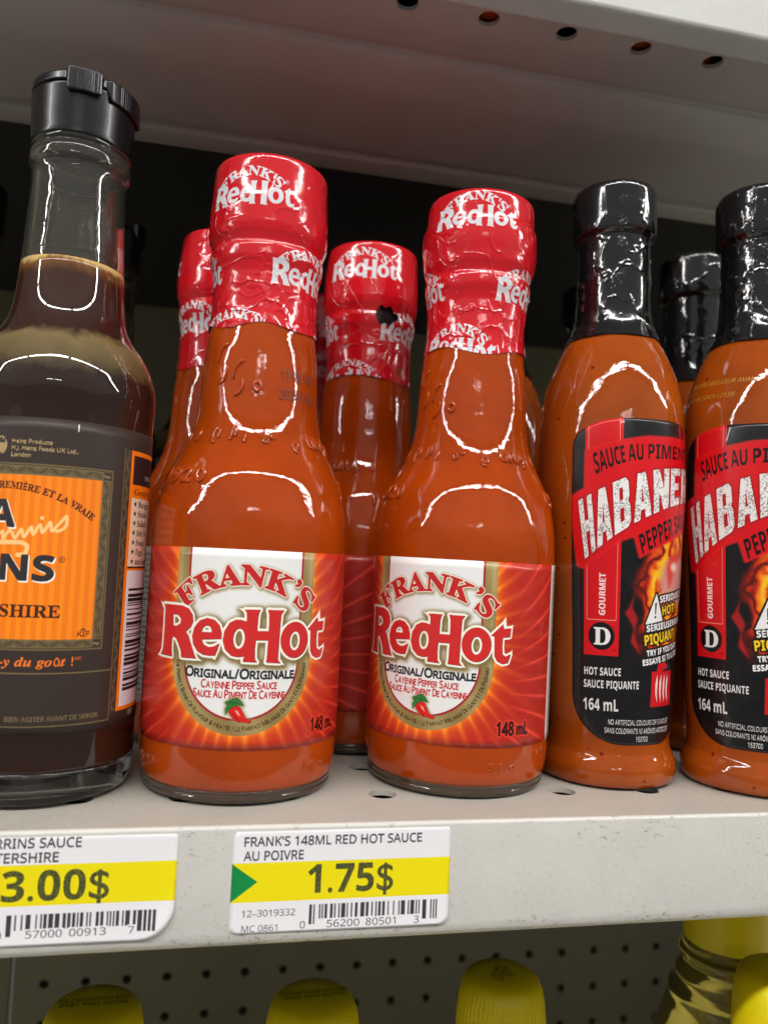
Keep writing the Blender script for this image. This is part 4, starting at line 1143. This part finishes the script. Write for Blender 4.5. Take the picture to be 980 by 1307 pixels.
def lp_cap():
    pr = smooth_path([(.0124, .1668), (.01275, .1670), (.0129, .1700), (.0133, .1785), (.01335, .1796), (.0129, .1802), (.0040, .1804)], 4)
    return revolve('cap', pr, 96, cap0=True, cap1=True)
def lp_lid():
    """flip lid: a disc whose front right runs out to a ribbed thumb rim"""
    n = 480; th = np.linspace(-math.pi, math.pi, n, endpoint=False); dg = np.degrees(th)
    tab = .5 + .5 * np.tanh((18 - np.abs(dg - 6)) * .8)                   # the thumb tab at the front
    side = .5 + .5 * np.tanh((34 - np.abs(dg - 66)) * .5)                 # the rim that runs round to the right
    ribz = ((np.abs(dg - 10) < 12) | (np.abs(dg - 52) < 9)).astype(float)
    ribs = -.00016 * ribz * (np.sin(np.radians(dg) * 170) > .2)
    add = .0013 * tab + .0010 * side
    drop = np.clip(tab + side, 0, 1)
    rows = []
    for z, r0, k, q in ((0.1805, .0120, .0, 0), (0.1773, .0130, 0, 0), (0.1773, .0131, .96, 0), (0.1775, .0133, 1, 1), (0.1777, .0133, 1, 1), (0.1824, .0132, 1, 1), (0.1826, .0132, 1, 1), (0.1829, .0130, .9, .3), (0.1830, .0127, .6, 0), (0.1831, .0115, 0, 0), (0.1832, .0020, 0, 0)):
        zz = z + (1 - drop) * (.0032 if z < .1804 else 0) + tab * (.0006 if z > .1818 else 0)
        r = r0 + add * k + ribs * q
        rows.append(np.stack([r * np.sin(th), -r * np.cos(th), zz], -1))
    return grid_mesh('flip_lid', np.array(rows), wrap=True, caps=(-1,))
cap2_me, lid_me = lp_cap(), lp_lid()
CAPM = mat_plain('charcoal_cap_plastic', (18, 16, 18), .24, .1)
BG = 'brown sauce bottles with black flip caps'
def brown_bottle(loc, rz, label, proto=None):
    if proto is None:
        r = empty('brown_sauce_bottle', (*loc, .0004), rz)
        link('neck_glass', neck_me, NECKG, r); link('glass_foot', foot_me, GLASS, r); li = link('sauce', liq_me, BROWN, r); link('froth_ring', ring_me, FROTH, li)
        link('label', blabel_me, BROWN_LABEL, r); c = link('cap', cap2_me, CAPM, r); link('flip_lid', lid_me, CAPM, c).rotation_euler.z = math.radians(9)
    else:
        r = copy_tree(proto); r.location = (*loc, .0004); r.rotation_euler = (0, 0, rz)
    return tag(r, label, 'sauce bottle', BG)
l1 = brown_bottle((-.08707, .03509), math.radians(-5.9), 'brown sauce bottle with clear neck, black flip cap and orange framed label')
l2 = brown_bottle((-.0940, .1220), math.radians(60), 'dark bottle silhouette directly behind the brown sauce bottle neck', l1)
l3 = brown_bottle((-.1370, .1000), math.radians(-80), 'dark bottle sliver left of the brown sauce bottle, further back', l1)

l4 = brown_bottle((-.0560, .1720), math.radians(30), 'barely visible dark flip cap bottle deep behind the two left bottles', l1)

# ================================================================== PRICE STICKERS
def sticker(kind, label, loc, br):
    cv = price_tag(kind)
    w, h = cv.x1 - cv.x0, cv.z1 - cv.z0; rad = [1.6, br, 2.0, 2.6]      # corner radii: bottom left, bottom right, top right, top left
    pts = []
    for (cx, cz, a0), r in zip(((cv.x0, cv.z0, 180), (cv.x1, cv.z0, 270), (cv.x1, cv.z1, 0), (cv.x0, cv.z1, 90)), rad):
        sx, sz = (1 if cx == cv.x0 else -1), (1 if cz == cv.z0 else -1)
        for t in np.linspace(0, 90, 9):
            a = math.radians(a0 + t); pts.append((cx + sx * r + r * math.cos(a), cz + sz * r + r * math.sin(a)))
    pts = np.array(pts); c = pts.mean(0)
    rows = [c + (pts - c) * k for k in np.linspace(0, 1, 27)]
    Q = np.array(rows)
    def lift(x, z):
        y = -.00014 + 0 * x
        y = y - .0016 * np.clip((x - cv.x1 + 13) / 13, 0, 1) ** 2 * np.clip((cv.z0 + 12 - z) / 12, 0, 1) ** 2 * (1 if kind == 'brown' else .25)
        zz = z + .2
        t = np.clip((z + 1.8) / 1.3, 0, 1)                               # the top edge follows the rounded lip
        return y + .0007 * t ** 2
    P = np.stack([Q[..., 0] / 1000, lift(Q[..., 0], Q[..., 1]), Q[..., 1] / 1000], -1)
    Pb = P[-1:] + [0, .00012, 0]
    P = np.concatenate([P, Pb]); UV = np.stack([(Q[..., 0] - cv.x0) / w, (Q[..., 1] - cv.z0) / h], -1); UV = np.concatenate([UV, UV[-1:]])
    # close the ring of columns
    P = np.concatenate([P, P[:, :1]], 1); UV = np.concatenate([UV, UV[:, :1]], 1)
    off = np.array([(cv.x0 + cv.x1) / 2000, 0, cv.z0 / 1000])
    me = grid_mesh('price_sticker', P - off, UV)
    m = mat_print('sticker_print_' + kind, cv.image('sticker_print_' + kind), .42, 0, (300, .04, .001), .4)
    o = link('price_sticker', me, m); o.location = off - np.array([.0018, 0, 0])
    return tag(o, label, 'price tag', 'price stickers on the shelf edge')
sticker('red', 'white and yellow price sticker reading 1.75$ with green arrow', 0, 2.2)
sticker('brown', 'white and yellow price sticker reading 3.00$ with a curling corner', 0, 7.5)

# ================================================================== YELLOW-CAPPED BOTTLES BELOW
def rib_cap(r, h, ribs):
    th = np.linspace(-math.pi, math.pi, 240, endpoint=False)
    rows = []
    for rr, z, q in ((r, 0, 1), (r, .002, 1), (r * .985, h * .55, 1), (r * .95, h * .74, 1), (r * .90, h * .87, .6), (r * .83, h * .95, 0), (r * .72, h * .985, 0), (r * .4, h, 0), (.001, h, 0)):
        q = rr + q * (.00022 * np.sin(th * ribs) if ribs else 0)
        rows.append(np.stack([q * np.sin(th), -q * np.cos(th), np.full_like(th, z)], -1))
    return grid_mesh('cap', np.array(rows), wrap=True, caps=(0, -1))
m_, nt_, p_ = new_mat('yellow_cap_plastic'); setp(p_, Base_Color=(*srgb((236, 214, 6)), 1), Roughness=.38, Subsurface_Weight=.3, Subsurface_Scale=.004)
YEL = m_
OIL = mat_plain('yellow_bottle', (214, 188, 40), .2)
CAPINK = mat_plain('cap_ink', (44, 40, 12), .6)
def cap_code(lines, z, ang):
    fn = lambda x, zz, h: np.stack([x / 1000, zz / 1000, np.full_like(x, z)], -1)
    VV, TT, n = [], [], 0
    for i, t in enumerate(lines):
        V, T = glyphs(t); V = V * 1.75 / capheight(); V = V - [V[:, 0].max() / 2, 0] + [0, 1.2 - i * 2.4]
        c, s_ = math.cos(ang), math.sin(ang); V = np.stack([V[:, 0] * c - V[:, 1] * s_, V[:, 0] * s_ + V[:, 1] * c], -1)
        VV.append(V); TT.append(T + n); n += len(V)
    return letters_mesh('date_code', (np.concatenate(VV), np.concatenate(TT)), fn, 2)
YG = 'yellow capped bottles on the shelf below'
def yellow_bottle(loc, ztop, r, ribs, lines, ang, label):
    h = .030
    o = tag(empty('yellow_cap_bottle', (*loc, -.33)), label, 'bottle', YG); dz = ztop - h + .33
    c = link('cap', rib_cap(r, h, ribs), YEL, o); c.location.z = dz
    w = .54 if not ribs else .85
    pr = smooth_path([(.020 * w, 0), (.030 * w, .001), (.032 * w, .006), (.032 * w, dz * .55), (.030 * w, dz * .70), (.020 * (w + 1) / 2, dz * .86), (r * .9, dz * .92), (r * .9, dz - .0015), (r * .9, dz + .004)], 6)
    link('bottle_body', revolve('bottle_body', pr, 72, cap0=True, cap1=True), OIL, o)
    if lines:
        d = link('date_code', cap_code(lines, h + .00008, ang), CAPINK, c)
    return o
yellow_bottle((-0.0724, .06), -0.0692, .0148, 60, ['02:24ARD2394/05', '0181 PAD 02756'], .02, 'yellow ribbed cap at bottom left below the 3.00$ sticker')
yellow_bottle((-0.0088, .06), -0.0713, .0146, 60, ['025/4AROZ9A/V88', '0381 PAD 02750'], .04, 'yellow ribbed cap in the middle below the 1.75$ sticker')
yellow_bottle((0.0514, .06), -0.0684, .0142, 56, ['07V8RE', 'SZ78ESE', 'A3'], 1.0, 'yellow ribbed cap with slanting dark date print, below the red sleeved bottles')
yellow_bottle((0.1308, .030), -0.0569, .0154, 0, None, 0, 'smooth yellow cap at the bottom right corner, lowest of the yellow caps')
# a clear bottle with yellow oil, its cap half behind the shelf lip
ob = tag(empty('oil_bottle', (.1405, .072, -.33)), 'clear oil bottle with smooth yellow cap tucked behind the shelf lip', 'bottle', YG)
zc = -.0680 + .33
cap_o = link('cap', revolve('cap', smooth_path([(0.0146, 0), (0.0147, .002), (0.0144, .0170), (0.0138, .0186), (0.0125, .019), (0.0009, .0191)], 5), 96, cap0=True, cap1=True), YEL, ob); cap_o.location.z = zc
m_, nt_, p_ = new_mat('oil'); setp(p_, Base_Color=(*srgb((250, 230, 110)), 1), Roughness=.02, Transmission_Weight=.80, IOR=1.36); OILG = m_
tw = lambda zz: zc - zz
opr = smooth_path([(0.0172, 0), (0.0267, .001), (0.0284, .006), (0.0284, tw(.075)), (0.0279, tw(.058)), (0.0258, tw(.042)), (0.0225, tw(.030)), (0.0202, tw(.0235)), (0.0191, tw(.0205)), (0.0193, tw(.0185)), (0.0176, tw(.0165)), (0.0165, tw(.0140)), (0.0169, tw(.0125)), (0.0162, tw(.0110)), (0.0144, tw(.0075)), (0.0160, tw(.0058)), (0.0162, tw(.0042)), (0.0144, tw(.0030)), (0.0138, tw(-.004))], 6)
link('bottle_body', revolve('oil_body', opr, 110, lambda t, z: .00008 * wob(t, z), cap0=True, cap1=True), OILG, ob)
# a dark green bottle further back at the right edge
GREEN = mat_plain('dark_green_plastic', (14, 34, 24), .3)
gb = tag(empty('green_bottle', (.300, .25, -.33)), 'dark green bottle behind the yellow caps at the right edge', 'bottle')
link('bottle_body', revolve('green_body', smooth_path([(.018, 0), (.026, .002), (.027, .01), (.027, .15), (.024, .18), (.018, .20), (.017, .23)], 6), 64, cap0=True, cap1=True), GREEN, gb)
link('cap', revolve('green_cap', smooth_path([(.0178, .2302), (.018, .232), (.0178, .249), (.0165, .251), (.001, .2512)], 5), 64, cap0=True, cap1=True), GREEN, gb)
